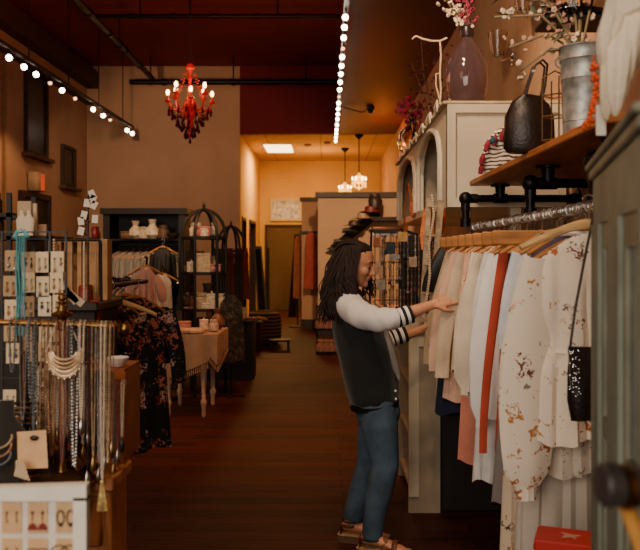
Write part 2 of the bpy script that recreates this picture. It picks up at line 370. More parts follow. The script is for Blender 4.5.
lx=[9,24,36,50,62,75,93,103,110,127,132]
ysl=[3.93*F/(CX-x) for x in lx]
track('track_light_rail','black track of spotlights hung along the left wall',(-3.93,6.5,4.1),(-3.93,16.2,4.1),ysl,'left wall track',(.15,-.35,-.9),lambda i:i in(0,1,2,4,6,7,9,10),1.4,size=.8)

# ceiling light panel
p=thing('ceiling_panel_light','glowing rectangular light panel in the tiled yellow ceiling','light',(-1.16,19.3,ZL))
MB().box(-.36,.36,-.75,.75,-.012,0).build('frame',M['white_paint'],p,smooth=False)
MB().box(-.32,.32,-.7,.7,-.02,-.012).build('diffuser',mat('ffe8b0',.5,var=0,emit='ffdf9a',es=5),p,smooth=False)
# small vents in the back ceiling
for i,(x,y) in enumerate(((.0,18.2),(-.45,18.6))):
    solo('smoke_detector',MB().lathe([(.08,ZL),(.08,ZL-.03),(.05,ZL-.05)],(x,y,0)),mat('8a6030',.7),['round brown detector on the tiled yellow ceiling nearer the crystal chandeliers','round brown detector on the tiled yellow ceiling nearer the light panel'][i],'detector')

# red chandelier
RG=mat('a8140c',.12,var=.2,scale=30,emit='7a0c04',es=.5,coat=.5); RGD=mat('4e0f0d',.15,var=.2,scale=30,coat=.5)
ch=thing('chandelier','ornate red crystal chandelier with lit candle bulbs hanging from the red ceiling','chandelier',(W(190,100,11).x,11,3.1))
m=MB(); z=1.18
for k in range(32): m.torus((0,0,1.06+k*.042),.018,.004,8,5,axis=(1,0,0) if k%2 else (0,1,0))
m.build('chain',M['black'],ch)
MB().lathe([(.01,1.08),(.05,1.05),(.06,1.0),(.03,.97),(.02,.9),(.035,.86),(.02,.8),(.04,.72),(.025,.64),(.05,.58),(.09,.52),(.1,.46),(.06,.4),(.08,.34),(.04,.28),(.05,.22),(.02,.16),(.035,.1),(.01,.04)]).build('column',RG,ch)
FL=mat('ffe0b0',.3,var=0,emit='ffc67a',es=16)
for k in range(8):
    a=2*PI*k/8+.2; c,s_=math.cos(a),math.sin(a); R=.3 if k%2==0 else .27; hz=.6 if k%2==0 else .68
    arm=MB().tube([(c*.04,s_*.04,.5),(c*.12,s_*.12,.4),(c*.22,s_*.22,.42),(c*R,s_*R,hz-.08)],.011,7).build('arm',RG,ch)
    MB().lathe([(.005,hz-.09),(.05,hz-.06),(.045,hz-.05),(.014,hz-.045),(.014,hz+.02)],(c*R,s_*R,0),12).build('candle_cup',RG,arm)
    MB().ball((c*R,s_*R,hz+.055),.024,8,7,(1,1,1.7)).build('candle_bulb',FL,arm)
m=MB(); m2=MB()
for k in range(8):
    a=2*PI*k/8+.2
    for rr,zz in ((.06,1.0),):
        for t in range(9):
            u=t/8; R=.06+.22*u; z=1.0-.36*u-.1*math.sin(PI*u); m.ball((R*math.cos(a),R*math.sin(a),z),.011,6,4)
    for t in range(1,7):
        a2=a+2*PI/8*t/7; u=t/7; R=.27; m.ball((R*math.cos(a2),R*math.sin(a2),.5-.1*math.sin(PI*u)),.012,6,4)
for ring,(R,z,n) in enumerate(((.29,.44,16),(.24,.36,14),(.18,.28,12),(.12,.2,10),(.07,.12,8),(.0,.02,1))):
    for k in range(n):
        a=2*PI*k/n+ring*.3; x,y=R*math.cos(a),R*math.sin(a); zz=z+random.uniform(-.02,.03)
        m2.lathe([(.002,zz-.09),(.022,zz-.06),(.016,zz-.035),(.004,zz),(.008,zz+.012),(.002,zz+.03)],(x,y,0),6)
m.build('bead_string',RG,ch)['kind']='stuff'; m2.build('crystal_drop',RGD,ch)
# crystal chandeliers at the back
CR=mat('ffdf9e',.2,var=.2,scale=60,emit='ffb850',es=1.6); 
def cryst(px,Y,zb,label):
    t=thing('chandelier',label,'chandelier',((px-CX)/F*Y,Y,zb)); H=ZL-zb
    MB().cyl((0,0,.3),(0,0,H),.012,6).build('rod',M['iron'],t)
    MB().lathe([(.1,H),(.09,H-.04),(.02,H-.1)]).build('ceiling_cup',M['iron'],t)
    m=MB().torus((0,0,.12),.15,.012,20,6).torus((0,0,.24),.09,.012,16,6)
    m.torus((0,0,.0),.07,.008,16,6).lathe([(.002,-.06),(.02,-.03),(.01,0)],(0,0,0),8)
    for k in range(8):
        a=2*PI*k/8; m.tube([(.15*math.cos(a),.15*math.sin(a),.12),(.12*math.cos(a),.12*math.sin(a),.05),(.07*math.cos(a),.07*math.sin(a),0)],.006,5).tube([(.15*math.cos(a),.15*math.sin(a),.12),(.06*math.cos(a),.06*math.sin(a),.22),(0,0,.34)],.004,5)
    for k in range(12):
        a=2*PI*k/12; m.lathe([(.002,.0),(.010,.03),(.006,.09),(.002,.12)],(.15*math.cos(a),.15*math.sin(a),0),6)
    for k in range(12):
        a=2*PI*k/12; m.lathe([(.003,.1),(.014,.14),(.003,.22)],(.09*math.cos(a),.09*math.sin(a),0),6)
    m.build('crystal_skirt',CR,t)
    for k in range(6):
        a=2*PI*k/6; MB().ball((.14*math.cos(a),.14*math.sin(a),.2),.018,8,6,(1,1,2.2)).build('candle_bulb',FL,t)
cryst(359,17.1,2.95,'glowing crystal chandelier over the partition, the one nearer the shop')
cryst(345,19.3,2.95,'glowing crystal chandelier over the partition, the one farther back')

# ------------------------------------------------------------------ lights
def lamp(kind,name,loc,power,col,size=.3,rot=None,spot=None,sy=None,blend=.6):
    l=bpy.data.lights.new(name,kind); l.energy=power; l.color=lin(col)[:3]
    if kind=='AREA':
        l.size=size
        if sy: l.shape='RECTANGLE'; l.size_y=sy
    elif kind=='SPOT': l.shadow_soft_size=size; l.spot_size=math.radians(spot); l.spot_blend=blend
    else: l.shadow_soft_size=size
    o=bpy.data.objects.new(name,l); C.objects.link(o); o.location=loc
    if rot is not None:
        d=Vector(rot)-Vector(loc); o.rotation_euler=d.to_track_quat('-Z','Y').to_euler()
    return o
lamp('AREA','storefront_daylight',(-1.6,-2.2,2.4),150,'ffeedd',3.2,rot=(.3,4.6,1.2),sy=2.2)
for i,(y,tx,ty,tz) in enumerate(((2.7,.9,3.0,1.1),(4.1,.8,4.0,1.0),(7.6,-1.2,8.0,.8))):
    lamp('SPOT','track_spot',(.19,y-.9,3.85),75 if y<7 else 60,'ffd9b0',.06,rot=(tx,ty,tz),spot=55)
lamp('SPOT','hutch_fill_spot',(-.1,3.4,3.8),150,'ffdcb8',.08,rot=(1.1,5.0,2.35),spot=50)  # added fill off the rail, brightens the upper hutch
lamp('SPOT','wall_wash_right',(.2,3.9,3.9),130,'ffd0a0',.1,rot=(1.45,5.6,2.9),spot=70)  # extra spot added to brighten the tan wall
lamp('SPOT','shelf_fill_spot',(-.2,1.6,3.6),80,'ffdcb8',.08,rot=(1.0,3.3,2.2),spot=45)  # added fill off the rail, brightens the wall shelf
lamp('SPOT','woman_fill_spot',(.9,2.4,3.9),60,'ffdcb4',.08,rot=(.25,4.2,1.3),spot=32)  # added fill with no fixture, lifts the woman's face
lamp('SPOT','jewellery_spot',(-.3,.6,3.6),135,'ffd6a8',.08,rot=(-.85,2.3,1.2),spot=48)
for y in (4.5,8.0,12.0):
    lamp('SPOT','left_track_spot',(-3.8,y,4.0),130,'ffc08a',.08,rot=(-4.9 if y>9 else -1.8,y+.9,2.0 if y>9 else .9),spot=75)
lamp('SPOT','back_wall_wash',(-3.4,11.5,3.9),330,'ffc898',.1,rot=(-3.0,17,2.4),spot=80)
lamp('SPOT','gift_shelf_spot',(-.3,6.6,3.9),190,'ffcf9c',.08,rot=(-1.4,9.0,1.2),spot=40)
lamp('SPOT','wardrobe_spot',(-1.5,7.2,3.9),190,'ffcf9c',.08,rot=(-2.1,9.8,1.5),spot=40)
lamp('SPOT','partition_wash',(.19,11.2,3.9),800,'ffcf9c',.08,rot=(.4,15,1.6),spot=50)  # extra spot added to brighten the partition front
lamp('SPOT','floor_pool',(.19,10.6,3.9),190,'ff7c3c',.08,rot=(-.5,11.4,0),spot=55)
lamp('SPOT','floor_pool_near',(.1,6.6,3.9),260,'ff7c3c',.08,rot=(-.35,7.2,0),spot=60)
lamp('AREA','back_room_light',(-1.16,19.3,4.0),95,'ffc26e',.7,rot=(-1.16,19.3,0),sy=1.4)
lamp('POINT','back_room_fill',(-.2,19.6,3.3),62,'ffb65a',.4)
lamp('POINT','crystal_glow',(.68,17.1,3.1),12,'ffb050',.15)
lamp('POINT','red_chandelier_glow',(ch.location.x,11,3.85),16,'ff7a44',.25)
lamp('POINT','ceiling_glow',(1.05,15.2,3.5),20,'ff7a2c',.15)
lamp('SPOT','uplight_red',(-1.2,9.0,3.2),230,'ff6a50',.3,rot=(-1.2,9.6,5.5),spot=150)
lamp('POINT','mid_shop_fill',(-2.6,7.5,3.4),36,'ffbe8c',.5)
lamp('POINT','near_shop_fill',(-1.4,2.4,3.2),22,'ffc9a0',.5)
w=bpy.data.worlds.new('w'); bpy.context.scene.world=w; w.use_nodes=True
w.node_tree.nodes['Background'].inputs[0].default_value=lin('c08a70'); w.node_tree.nodes['Background'].inputs[1].default_value=.05
# ------------------------------------------------------------------ camera
cd=bpy.data.cameras.new('camera'); cam=bpy.data.objects.new('camera',cd); C.objects.link(cam)
cam.location=(0,0,CH); cam.rotation_euler=(PI/2,0,0); cd.sensor_width=36; cd.lens=45; cd.shift_x=-7/640; cd.shift_y=-22/640
cd.dof.use_dof=True; cd.dof.focus_distance=4.2; cd.dof.aperture_fstop=4.5; cd.clip_start=.05
sc=bpy.context.scene; sc.camera=cam
sc.view_settings.view_transform='AgX'; sc.view_settings.look='AgX - Base Contrast' if False else 'None'; sc.view_settings.exposure=.18
sc.cycles.use_denoising=True; sc.cycles.max_bounces=6; sc.cycles.sample_clamp_indirect=4; sc.cycles.caustics_reflective=False; sc.cycles.caustics_refractive=False
# ------------------------------------------------------------------ white arched hutch
UX=.72; UY0=4.8; UY1=8.1; UZ0=1.835; UZ1=2.45; XB=1.43
def arch_face(m, x, y0, y1, z0, z1, bays, th=.03):
    """front face in the plane x with pointed-round arched openings (ya, yb, zb, zt)"""
    N=14; ys=[y0]
    def strip(a,b,fz0,fz1):
        pass
    cur=y0
    for (a,b,zb,zt) in bays:
        m.box(x,x+th,cur,a,z0,z1)
        m.box(x,x+th,a,b,z0,zb)
        for k in range(N):
            u0,u1=k/N,(k+1)/N
            h=lambda u: zb+(zt-zb)*(.55+.45*math.sqrt(max(0,1-(2*u-1)**2)))
            ya,yb=a+(b-a)*u0,a+(b-a)*u1; h0,h1=h(u0),h(u1)
            m.hexa([(x,ya,h0),(x+th,ya,h0),(x+th,yb,h1),(x,yb,h1),(x,ya,z1),(x+th,ya,z1),(x+th,yb,z1),(x,yb,z1)])
        cur=b
    m.box(x,x+th,cur,y1,z0,z1)
hut=thing('hutch','tall white painted hutch with arched openings against the right wall','hutch',(.9,6.4,0))
bays=[(5.02,6.22,1.885,2.4),(6.44,7.95,1.885,2.4)]
m=MB(); arch_face(m,UX,UY0,UY1,UZ0,UZ1,bays); m.build('arched_front',M['white_paint'],hut,world=True,smooth=False)
m=MB(); 
for (a,b,zb,zt) in bays:
    pts=[(UX-.01,a+(b-a)*u,zb+(zt-zb)*(.55+.45*math.sqrt(max(0,1-(2*u-1)**2)))) for u in [k/20 for k in range(21)]]
    pts=[(UX-.01,a,zb)]+pts+[(UX-.01,b,zb)]
    m.tube(pts,.018,6)
m.build('arch_moulding',mat('d8cfb9',.5),hut,world=True)
e=MB().box(UX,XB,UY0-.0,UY0+.03,UZ0,UZ1)
for q in ((UX,UX+.05,UZ0,UZ1),(XB-.05,XB,UZ0,UZ1),(UX+.05,XB-.05,UZ0,UZ0+.05),(UX+.05,XB-.05,UZ1-.05,UZ1)): e.box(q[0],q[1],UY0-.018,UY0,q[2],q[3])
e.build('end_panel',M['white_paint'],hut,world=True,smooth=False)
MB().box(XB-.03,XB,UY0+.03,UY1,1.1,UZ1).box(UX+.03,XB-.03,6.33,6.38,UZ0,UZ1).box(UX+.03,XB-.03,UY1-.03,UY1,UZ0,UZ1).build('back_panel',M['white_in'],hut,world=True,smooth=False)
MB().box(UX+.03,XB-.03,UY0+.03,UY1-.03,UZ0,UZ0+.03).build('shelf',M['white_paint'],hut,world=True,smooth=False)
MB().cbox(UX-.03,XB,UY0-.022,UY1+.03,UZ1,UZ1+.02,.006).build('cornice',mat('bba987',.55,var=.2),hut,world=True,smooth=False)
MB().box(XB-.32,XB-.26,UY0+.03,UY0+.09,1.1,UZ0).build('upright',M['white_paint'],hut,world=True,smooth=False)
# lower cabinet
LX=.49
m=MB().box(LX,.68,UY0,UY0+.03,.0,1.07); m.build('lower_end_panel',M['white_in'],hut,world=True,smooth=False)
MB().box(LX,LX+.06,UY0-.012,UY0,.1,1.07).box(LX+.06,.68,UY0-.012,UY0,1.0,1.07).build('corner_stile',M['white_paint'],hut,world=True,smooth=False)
MB().box(.68,XB,UY0+.06,UY0+.09,0,1.07).build('shade_panel',M['dark'],hut,world=True,smooth=False)  # dark sheet standing in for the shaded gap behind the garments
MB().cbox(LX-.03,XB,UY0-.03,UY1+.03,1.07,1.1,.01).build('counter',M['white_paint'],hut,world=True,smooth=False)
m=MB()
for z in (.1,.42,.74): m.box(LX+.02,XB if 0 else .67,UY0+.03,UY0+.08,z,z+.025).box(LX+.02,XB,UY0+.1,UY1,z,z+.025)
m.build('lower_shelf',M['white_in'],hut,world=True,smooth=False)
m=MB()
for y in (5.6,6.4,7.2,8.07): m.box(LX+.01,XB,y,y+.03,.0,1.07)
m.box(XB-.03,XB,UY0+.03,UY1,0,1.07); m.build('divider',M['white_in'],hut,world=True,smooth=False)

# goods inside lower cabinet : folded scarves / boxes
cols=['7b4a33','a8866a','4a2a22','8f7a5c','6a3b30','c0a484','3c3a38','96523a','7c6a58','b49a7a','55302a','8a7458']
nm={'7b4a33':'rust brown','a8866a':'tan','4a2a22':'dark brown','8f7a5c':'olive tan','6a3b30':'maroon brown','c0a484':'sand','3c3a38':'charcoal','96523a':'terracotta','7c6a58':'grey brown','b49a7a':'beige','55302a':'deep brown','8a7458':'khaki'}
i=0
for bi,y0 in enumerate((4.95,5.7,6.5,7.3)):
    for si,z in enumerate((.125,.445,.765)):
        c=cols[i%12]; L_=.5
        t=MB()
        for k in range(4): t.cbox(LX+.08,LX+.4,y0+.02,y0+L_,z+.002+k*.05,z+.05+k*.05,.015)
        solo('folded_clothes',t,mat(c,.9,var=.25,bump=.2),'%s folded stack on the %s shelf, %s bay of the white hutch'%(nm[c],['bottom','middle','top'][si],ORD[bi]),'folded clothes'); i+=1
# goods in arches
MB_=MB
t=MB().loft([(.8,6.75,1.87),(.8,6.75,1.95),(.8,6.75,2.1),(.8,6.75,2.2)],[(.08,.2),(.09,.22),(.08,.2),(.03,.12)],16,side=(1,0,0))
solo('patterned_bag',t,striped('e0d4c0','2a211c',14,'DIAGONAL',.55,dist=4),'black and cream zebra patterned bag in the far arch of the white hutch','bag')
t=thing('purse','salmon pink purse with dark strap in the arch of the white hutch','purse',(.74,6.6,1.865))
MB().loft([(0,0,0),(0,0,.06),(0,0,.14),(0,0,.17)],[(.05,.15),(.06,.17),(.05,.14),(.02,.08)],16,side=(1,0,0)).build('body',mat('c9805c',.6),t)
MB().tube([(-.06,-.15,.12),(-.07,-.05,.26),(-.07,.12,.22),(-.08,.2,.05),(-.08,.22,-.12),(-.08,.1,-.16),(-.07,.05,-.05)],.008,6).build('strap',M['redwood'],t)
t=MB().lathe([(.05,1.87),(.08,1.9),(.07,2.0),(.035,2.05),(.045,2.1)],(.95,7.4,0)); solo('vase',t,mat('4a4f55',.3),'small slate grey vase inside the farthest arch of the hutch','vase')

# items on top of hutch
ZT=UZ1+.02
t=thing('bottle_vase','large purple glass bottle vase on top of the white hutch','vase',(.885,5.05,ZT))
MB().lathe([(.06,.0),(.085,.01),(.115,.07),(.132,.17),(.13,.25),(.108,.33),(.07,.39),(.04,.42),(.034,.45),(.034,.5),(.05,.52),(.05,.535),(.03,.535),(.028,.45),(.033,.42),(.06,.385),(.1,.325),(.122,.25),(.124,.17),(.107,.075),(.06,.02)],n=32).build('glass_body',M['purple_glass'],t)
MB().lathe([(.038,.45),(.042,.46),(.042,.51),(.038,.52)],n=24).build('neck_band',mat('2a1c20',.3),t)
def blossom_branch(name,label,base,pts_list,cols,nfl,r=.018,stemc='6a4a34',spread=.05,cat='flowers',leaf=None):
    t=thing(name,label,cat,base)
    m=MB()
    for pts in pts_list: m.tube(pts,.005,5)
    m.build('stem',mat(stemc,.8),t)
    for ci,c in enumerate(cols):
        m=MB()
        for pts in pts_list[ci::len(cols)] if len(cols)<=len(pts_list) else pts_list:
            for k in range(nfl):
                u=random.uniform(.25,1)*(len(pts)-1); a=int(min(u,len(pts)-2)); q=Vector(pts[a]).lerp(Vector(pts[a+1]),u-a)
                q+=Vector([random.gauss(0,spread*.45) for _ in range(3)])
                # a five petalled blossom
                rr=r*random.uniform(.7,1.2); ax=Vector([random.gauss(0,1) for _ in range(3)]).normalized(); R=Vector((0,0,1)).rotation_difference(ax).to_matrix()
                for p in range(5):
                    an=2*PI*p/5; m.ball(q+R@Vector((math.cos(an)*rr*.6,math.sin(an)*rr*.6,0)),rr*.55,5,4)
        m.build('blossom',mat(c,.85,var=.3,scale=40),t)['kind']='stuff'
    if leaf:
        m=MB()
        for pts in pts_list:
            for k in range(2):
                u=random.uniform(.2,1)*(len(pts)-1); a=int(min(u,len(pts)-2)); q=Vector(pts[a]).lerp(Vector(pts[a+1]),u-a)
                d=Vector([random.gauss(0,1) for _ in range(3)]).normalized()
                m.loft([q,q+d*.02,q+d*.045,q+d*.07],[(.002,.001),(.012,.002),(.012,.002),(.001,.001)],6)
        m.build('leaf',mat(leaf,.7),t)['kind']='stuff'
    return t
blossom_branch('blossom_branch','cream and magenta blossom branches rising from the purple bottle vase','%s'and(.885,5.05,ZT+.5),
  [[(0,0,-.3),(0,0,.0),(-.05,0,.08),(-.14,-.02,.2),(-.22,-.03,.38)],[(0,0,-.3),(.0,0,.0),(-.01,.02,.12),(-.03,.0,.3),(-.05,0,.5)],[(0,0,-.2),(-.02,0,.03),(-.1,0,.12),(-.17,-.02,.28),(-.2,-.02,.42)],[(0,0,-.2),(.01,0,.03),(.0,0,.14),(.0,0,.26),(-.02,0,.4)]],
  ['d8c8a8','8a2c48'],34,.014)
# clear bottle and pink flowers further back
t=thing('glass_bottle','clear round glass bottle on top of the white hutch','bottle',(.8,7.4,ZT))
MB().lathe([(.06,0),(.13,.03),(.15,.12),(.12,.22),(.05,.28),(.035,.36),(.05,.38),(.03,.38),(.025,.3),(.04,.27),(.11,.21),(.138,.12),(.12,.04),(.05,.02)]).build('glass_body',M['glass'],t)
blossom_branch('flower_bouquet','hot pink flower bunch standing in the clear glass bottle on the hutch',(.8,7.4,ZT+.36),
  [[(0,0,-.25),(0,0,0),(-.03,0,.1),(-.04,0,.14)],[(0,0,-.25),(.03,0,.04),(.06,0,.12)],[(0,0,-.25),(-.05,0,.04),(-.09,0,.1)]],['c02a52','9a1e44','b84060'],16,.024,spread=.09)
blossom_branch('dried_branches','tall dusky red dried branches on top of the hutch behind the purple vase',(.92,6.8,ZT),
  [[(0,0,0),(-.02,0,.3),(-.1,0,.6),(-.12,0,.9)],[(0,0,0),(.05,0,.4),(.06,0,.85)],[(0,0,0),(-.08,0,.4),(-.2,0,.7)],[(.05,0,0),(.1,0,.3),(.0,0,.62)]],['5e2228','5c3a3c','4a1c26','6a4a48'],26,.013,spread=.1)
t=thing('antler_stand','pale bent branch jewellery stand on top of the white hutch','jewellery stand',W(438,108,5.0))
o=t.location
MB().tube([W(x,y,5.0)-o for x,y in ((440,104),(441,90),(440,72),(441,55),(440,42))],.006,8).build('post',mat('c8ad88',.7),t)
MB().tube([W(x,y,5.0)-o for x,y in ((412,39),(416,36),(423,39),(432,41),(440,41),(447,38))],.0065,8).build('cross_branch',mat('c8ad88',.7),t)
MB().tube([W(x,y,5.0)-o for x,y in ((441,73),(436,74),(436,86),(440,100),(441,106))],.005,8).build('wire_loop',mat('c8ad88',.7),t)
# fairy-light garland along cornice
m=MB(); pts=[]
for k in range(60):
    u=k/59; pts.append((UX-.055-.01*math.sin(k*1.3),UY0+.02+u*2.6,UZ1+.02-.05*abs(math.sin(k*.35))+.01*math.cos(k*2)))
m.tube(pts,.006,5)
g=thing('garland','cream fabric garland draped along the cornice of the white hutch','garland',(UX-.07,5.5,UZ1-.02))
m.build('cord',M['cream'],g,world=True)
m=MB()
for k in range(0,60,9):
    p=Vector(pts[k]); m.loft([p,p+Vector((0,0,-.03)),p+Vector((.0,.01,-.07))],[(.003,.003),(.009,.006),(.002,.002)],6)
m.build('tassel',M['cream'],g,world=True)['kind']='stuff'
# leaning little shutter with scarves, at hutch corner
t=thing('leaning_shutter','weathered cream wooden frame leaning at the hutch corner','frame',W(430,330,4.72))
o=t.location
m=MB().bar(W(441,200,4.62)-o,W(430,330,4.72)-o,.035,.02).bar(W(429,199,4.7)-o,W(421,330,4.78)-o,.03,.02)
for k in range(5):
    a=W(441,200,4.62).lerp(W(430,330,4.72),.05+k*.22)-o; b_=W(429,199,4.7).lerp(W(421,330,4.78),.05+k*.22)-o; m.bar(a,b_,.03,.012)
m.build('slatted_frame',mat('b09a7c',.8,var=.25,scale=25),t)
def strand(name,label,pts,r,m_,cat='necklace',bead=True,parent=None,gap=2.05,pend=None,group=None):
    """a string of beads through world points"""
    pts=[Vector(p) for p in pts]; b=MB(); L_=0; seg=[(pts[i+1]-pts[i]).length for i in range(len(pts)-1)]; T=sum(seg); d=0; n=0
    if bead:
        while d<T and n<220:
            q=d; i=0
            while i<len(seg)-1 and q>seg[i]: q-=seg[i]; i+=1
            b.ball(pts[i].lerp(pts[i+1],min(1,q/max(seg[i],1e-6))),r,6,4); d+=r*gap; n+=1
        b.tube(pts,r*.3,4)
    else: b.tube(pts,r,6)
    return solo(name,b,m_,label,cat,group)
strand('garland','cream bead and tassel garland hanging from the leaning frame beside the shirts',[W(432,196,4.55),W(434,215,4.55),W(429,245,4.55),W(430,275,4.55),W(424,318,4.6)],.009,mat('c4b096',.8),'garland',gap=1.7)
t=thing('orange_tassel_scarf','orange and rust tassel scarf hanging behind the leaning frame','scarf',W(427,255,4.8))
o=t.location
m=MB().loft([W(430,203,4.75)-o,W(428,215,4.75)-o,W(426,235,4.75)-o,W(424,250,4.75)-o],[(.015,.01),(.03,.015),(.035,.015),(.02,.01)],10,side=(1,0,0),fold=lambda i,a:1+.3*math.sin(5*a+i)); m.build('scarf_fold',spotted('d06a34',['e8b060','5a2418'],30,.4),t)
m=MB().loft([W(444,210,4.7)-o,W(443,222,4.7)-o,W(441,234,4.7)-o],[(.008,.008),(.02,.012),(.012,.01)],8); m.build('tassel',mat('b4441e',.85,var=.3,scale=50),t)

# ------------------------------------------------------------------ wall sconces
for i,(px,py,Y) in enumerate(((508,58,6.2),(533,14,5.4))):
    t=thing('wall_sconce',['clear glass wall sconce on the tan wall between vase and flowers','clear glass wall sconce on the tan wall above the bag'][i],'sconce',(XR,Y,W(px,py,Y).z))
    MB().lathe([(.05,0),(.05,-.02),(.02,-.03)],axis=(1,0,0)).build('wall_plate',M['chrome'],t)
    MB().tube([(-.03,0,0),(-.1,0,-.02),(-.13,0,.02)],.01,8).ball((-.13,0,.03),.025).build('arm',M['chrome'],t)
    MB().lathe([(.045,.02),(.06,.1),(.075,.2),(.078,.2),(.062,.1),(.047,.015)],(-.13,0,-.0),20).build('glass_shade',M['glass'],t)

# ------------------------------------------------------------------ wall shelf on pipes
SX0=.84; SZ=1.985; SY0=2.42; SY1=4.72
t=thing('wall_shelf','orange-brown wooden plank shelf on black pipe brackets above the clothes rail','shelf',(1.15,3.6,SZ))
MB().cbox(SX0,XR-.005,SY0,SY1,SZ-.03,SZ,.005).build('plank',M['shelfwood'],t,world=True,smooth=False)
pz=1.875
def fit(m,p,r=.034): m.ball(p,r*1.15,12,8)
for k,(Y,xe) in enumerate(((4.62,.8),(3.62,.92),(2.75,.92))):
    m=MB().cyl((xe,Y,pz),(XR-.03,Y,pz),.021,12).cyl((1.0,Y,pz),(1.0,Y,SZ-.04),.021,12)
    m.lathe([(.055,0),(.055,.012),(.03,.014),(.028,.04)],(1.0,Y,SZ-.03),16,axis=(0,0,-1))
    m.lathe([(.055,0),(.055,.012),(.03,.014),(.028,.05)],(XR,Y,pz),16,axis=(-1,0,0))
    m.cyl((.96,Y,pz),(1.04,Y,pz),.028,12).cyl((1.0,Y,pz),(1.0,Y,pz+.05),.028,12)
    m.cyl((xe,Y,pz),(xe,Y,1.72),.021,12); fit(m,(xe,Y,pz)); m.cyl((xe,Y,pz-.03),(xe,Y,pz-.07),.027,12).cyl((xe,Y,1.71),(xe,Y,1.76),.03,12).cyl((xe+.03,Y,pz),(xe+.07,Y,pz),.027,12)
    m.build('pipe_bracket',M['iron'],t,world=True)
# rail
RX=.85; RZ=1.71
r=thing('clothes_rail','polished metal clothes rail crowded with hanger hooks along the right wall','rail',(RX,3.6,RZ))
MB().cyl((RX,2.52,RZ),(RX,4.7,RZ),.014,14).lathe([(.0,-.02),(.022,-.015),(.022,.0),(.014,.005)],(RX,2.52,RZ),14,axis=(0,1,0)).build('rail_tube',M['chrome'],r,world=True)
m=MB()
for k in range(92):
    y=2.56+k*.0228; m.torus((RX,y,RZ),.0175+.002*random.random(),.0026,12,5,axis=(random.uniform(-.12,.12),1,random.uniform(-.1,.1)))
m.build('spacer_rings',M['silver'],r,world=True)['kind']='stuff'

# ------------------------------------------------------------------ hangers and garments
def hanger_proto(wood,hw=.165):
    t=bpy.data.objects.new('clothes_hanger',None); C.objects.link(t)
    pts=[Vector((x,0,-.012-.08*(abs(x)/hw)**1.35)) for x in [(-hw+2*hw*k/16) for k in range(17)]]
    MB().loft(pts,[(.012 if 1<=i<=15 else .009,.017-.008*abs(i-8)/8) for i in range(17)],8,side=(0,1,0)).build('bar',wood,t)
    MB().tube([(0,0,.0),(0,0,.028)]+[(.022*math.sin(a)*1.0-.0,0,.05+.022*-math.cos(a)) for a in [k*PI/7*1.0 for k in range(0,1)]]+[(.024*math.cos(a),0,.058+.024*math.sin(a)) for a in [(-.5+k/8*1.35)*PI for k in range(9)]],.0028,6).build('hook',M['chrome'],t)
    return t
HP={'light':hanger_proto(mat('d9b47c',.45,var=.15,scale=10,stretch=(1,5,5)),.235),'brown':hanger_proto(M['hangbrown'])}
used_h=set()
def hanger(kind,loc,rot,label,group=None,name=None):
    p=HP[kind]
    if kind not in used_h:
        used_h.add(kind); t=p; t.location=loc; t.rotation_euler=(0,0,rot); tag(t,label,'hanger',group); return t
    t=p.copy(); C.objects.link(t); t.location=loc; t.rotation_euler=(0,0,rot); tag(t,label,'hanger',group)
    for c in p.children: d=c.copy(); C.objects.link(d); d.parent=t
    return t
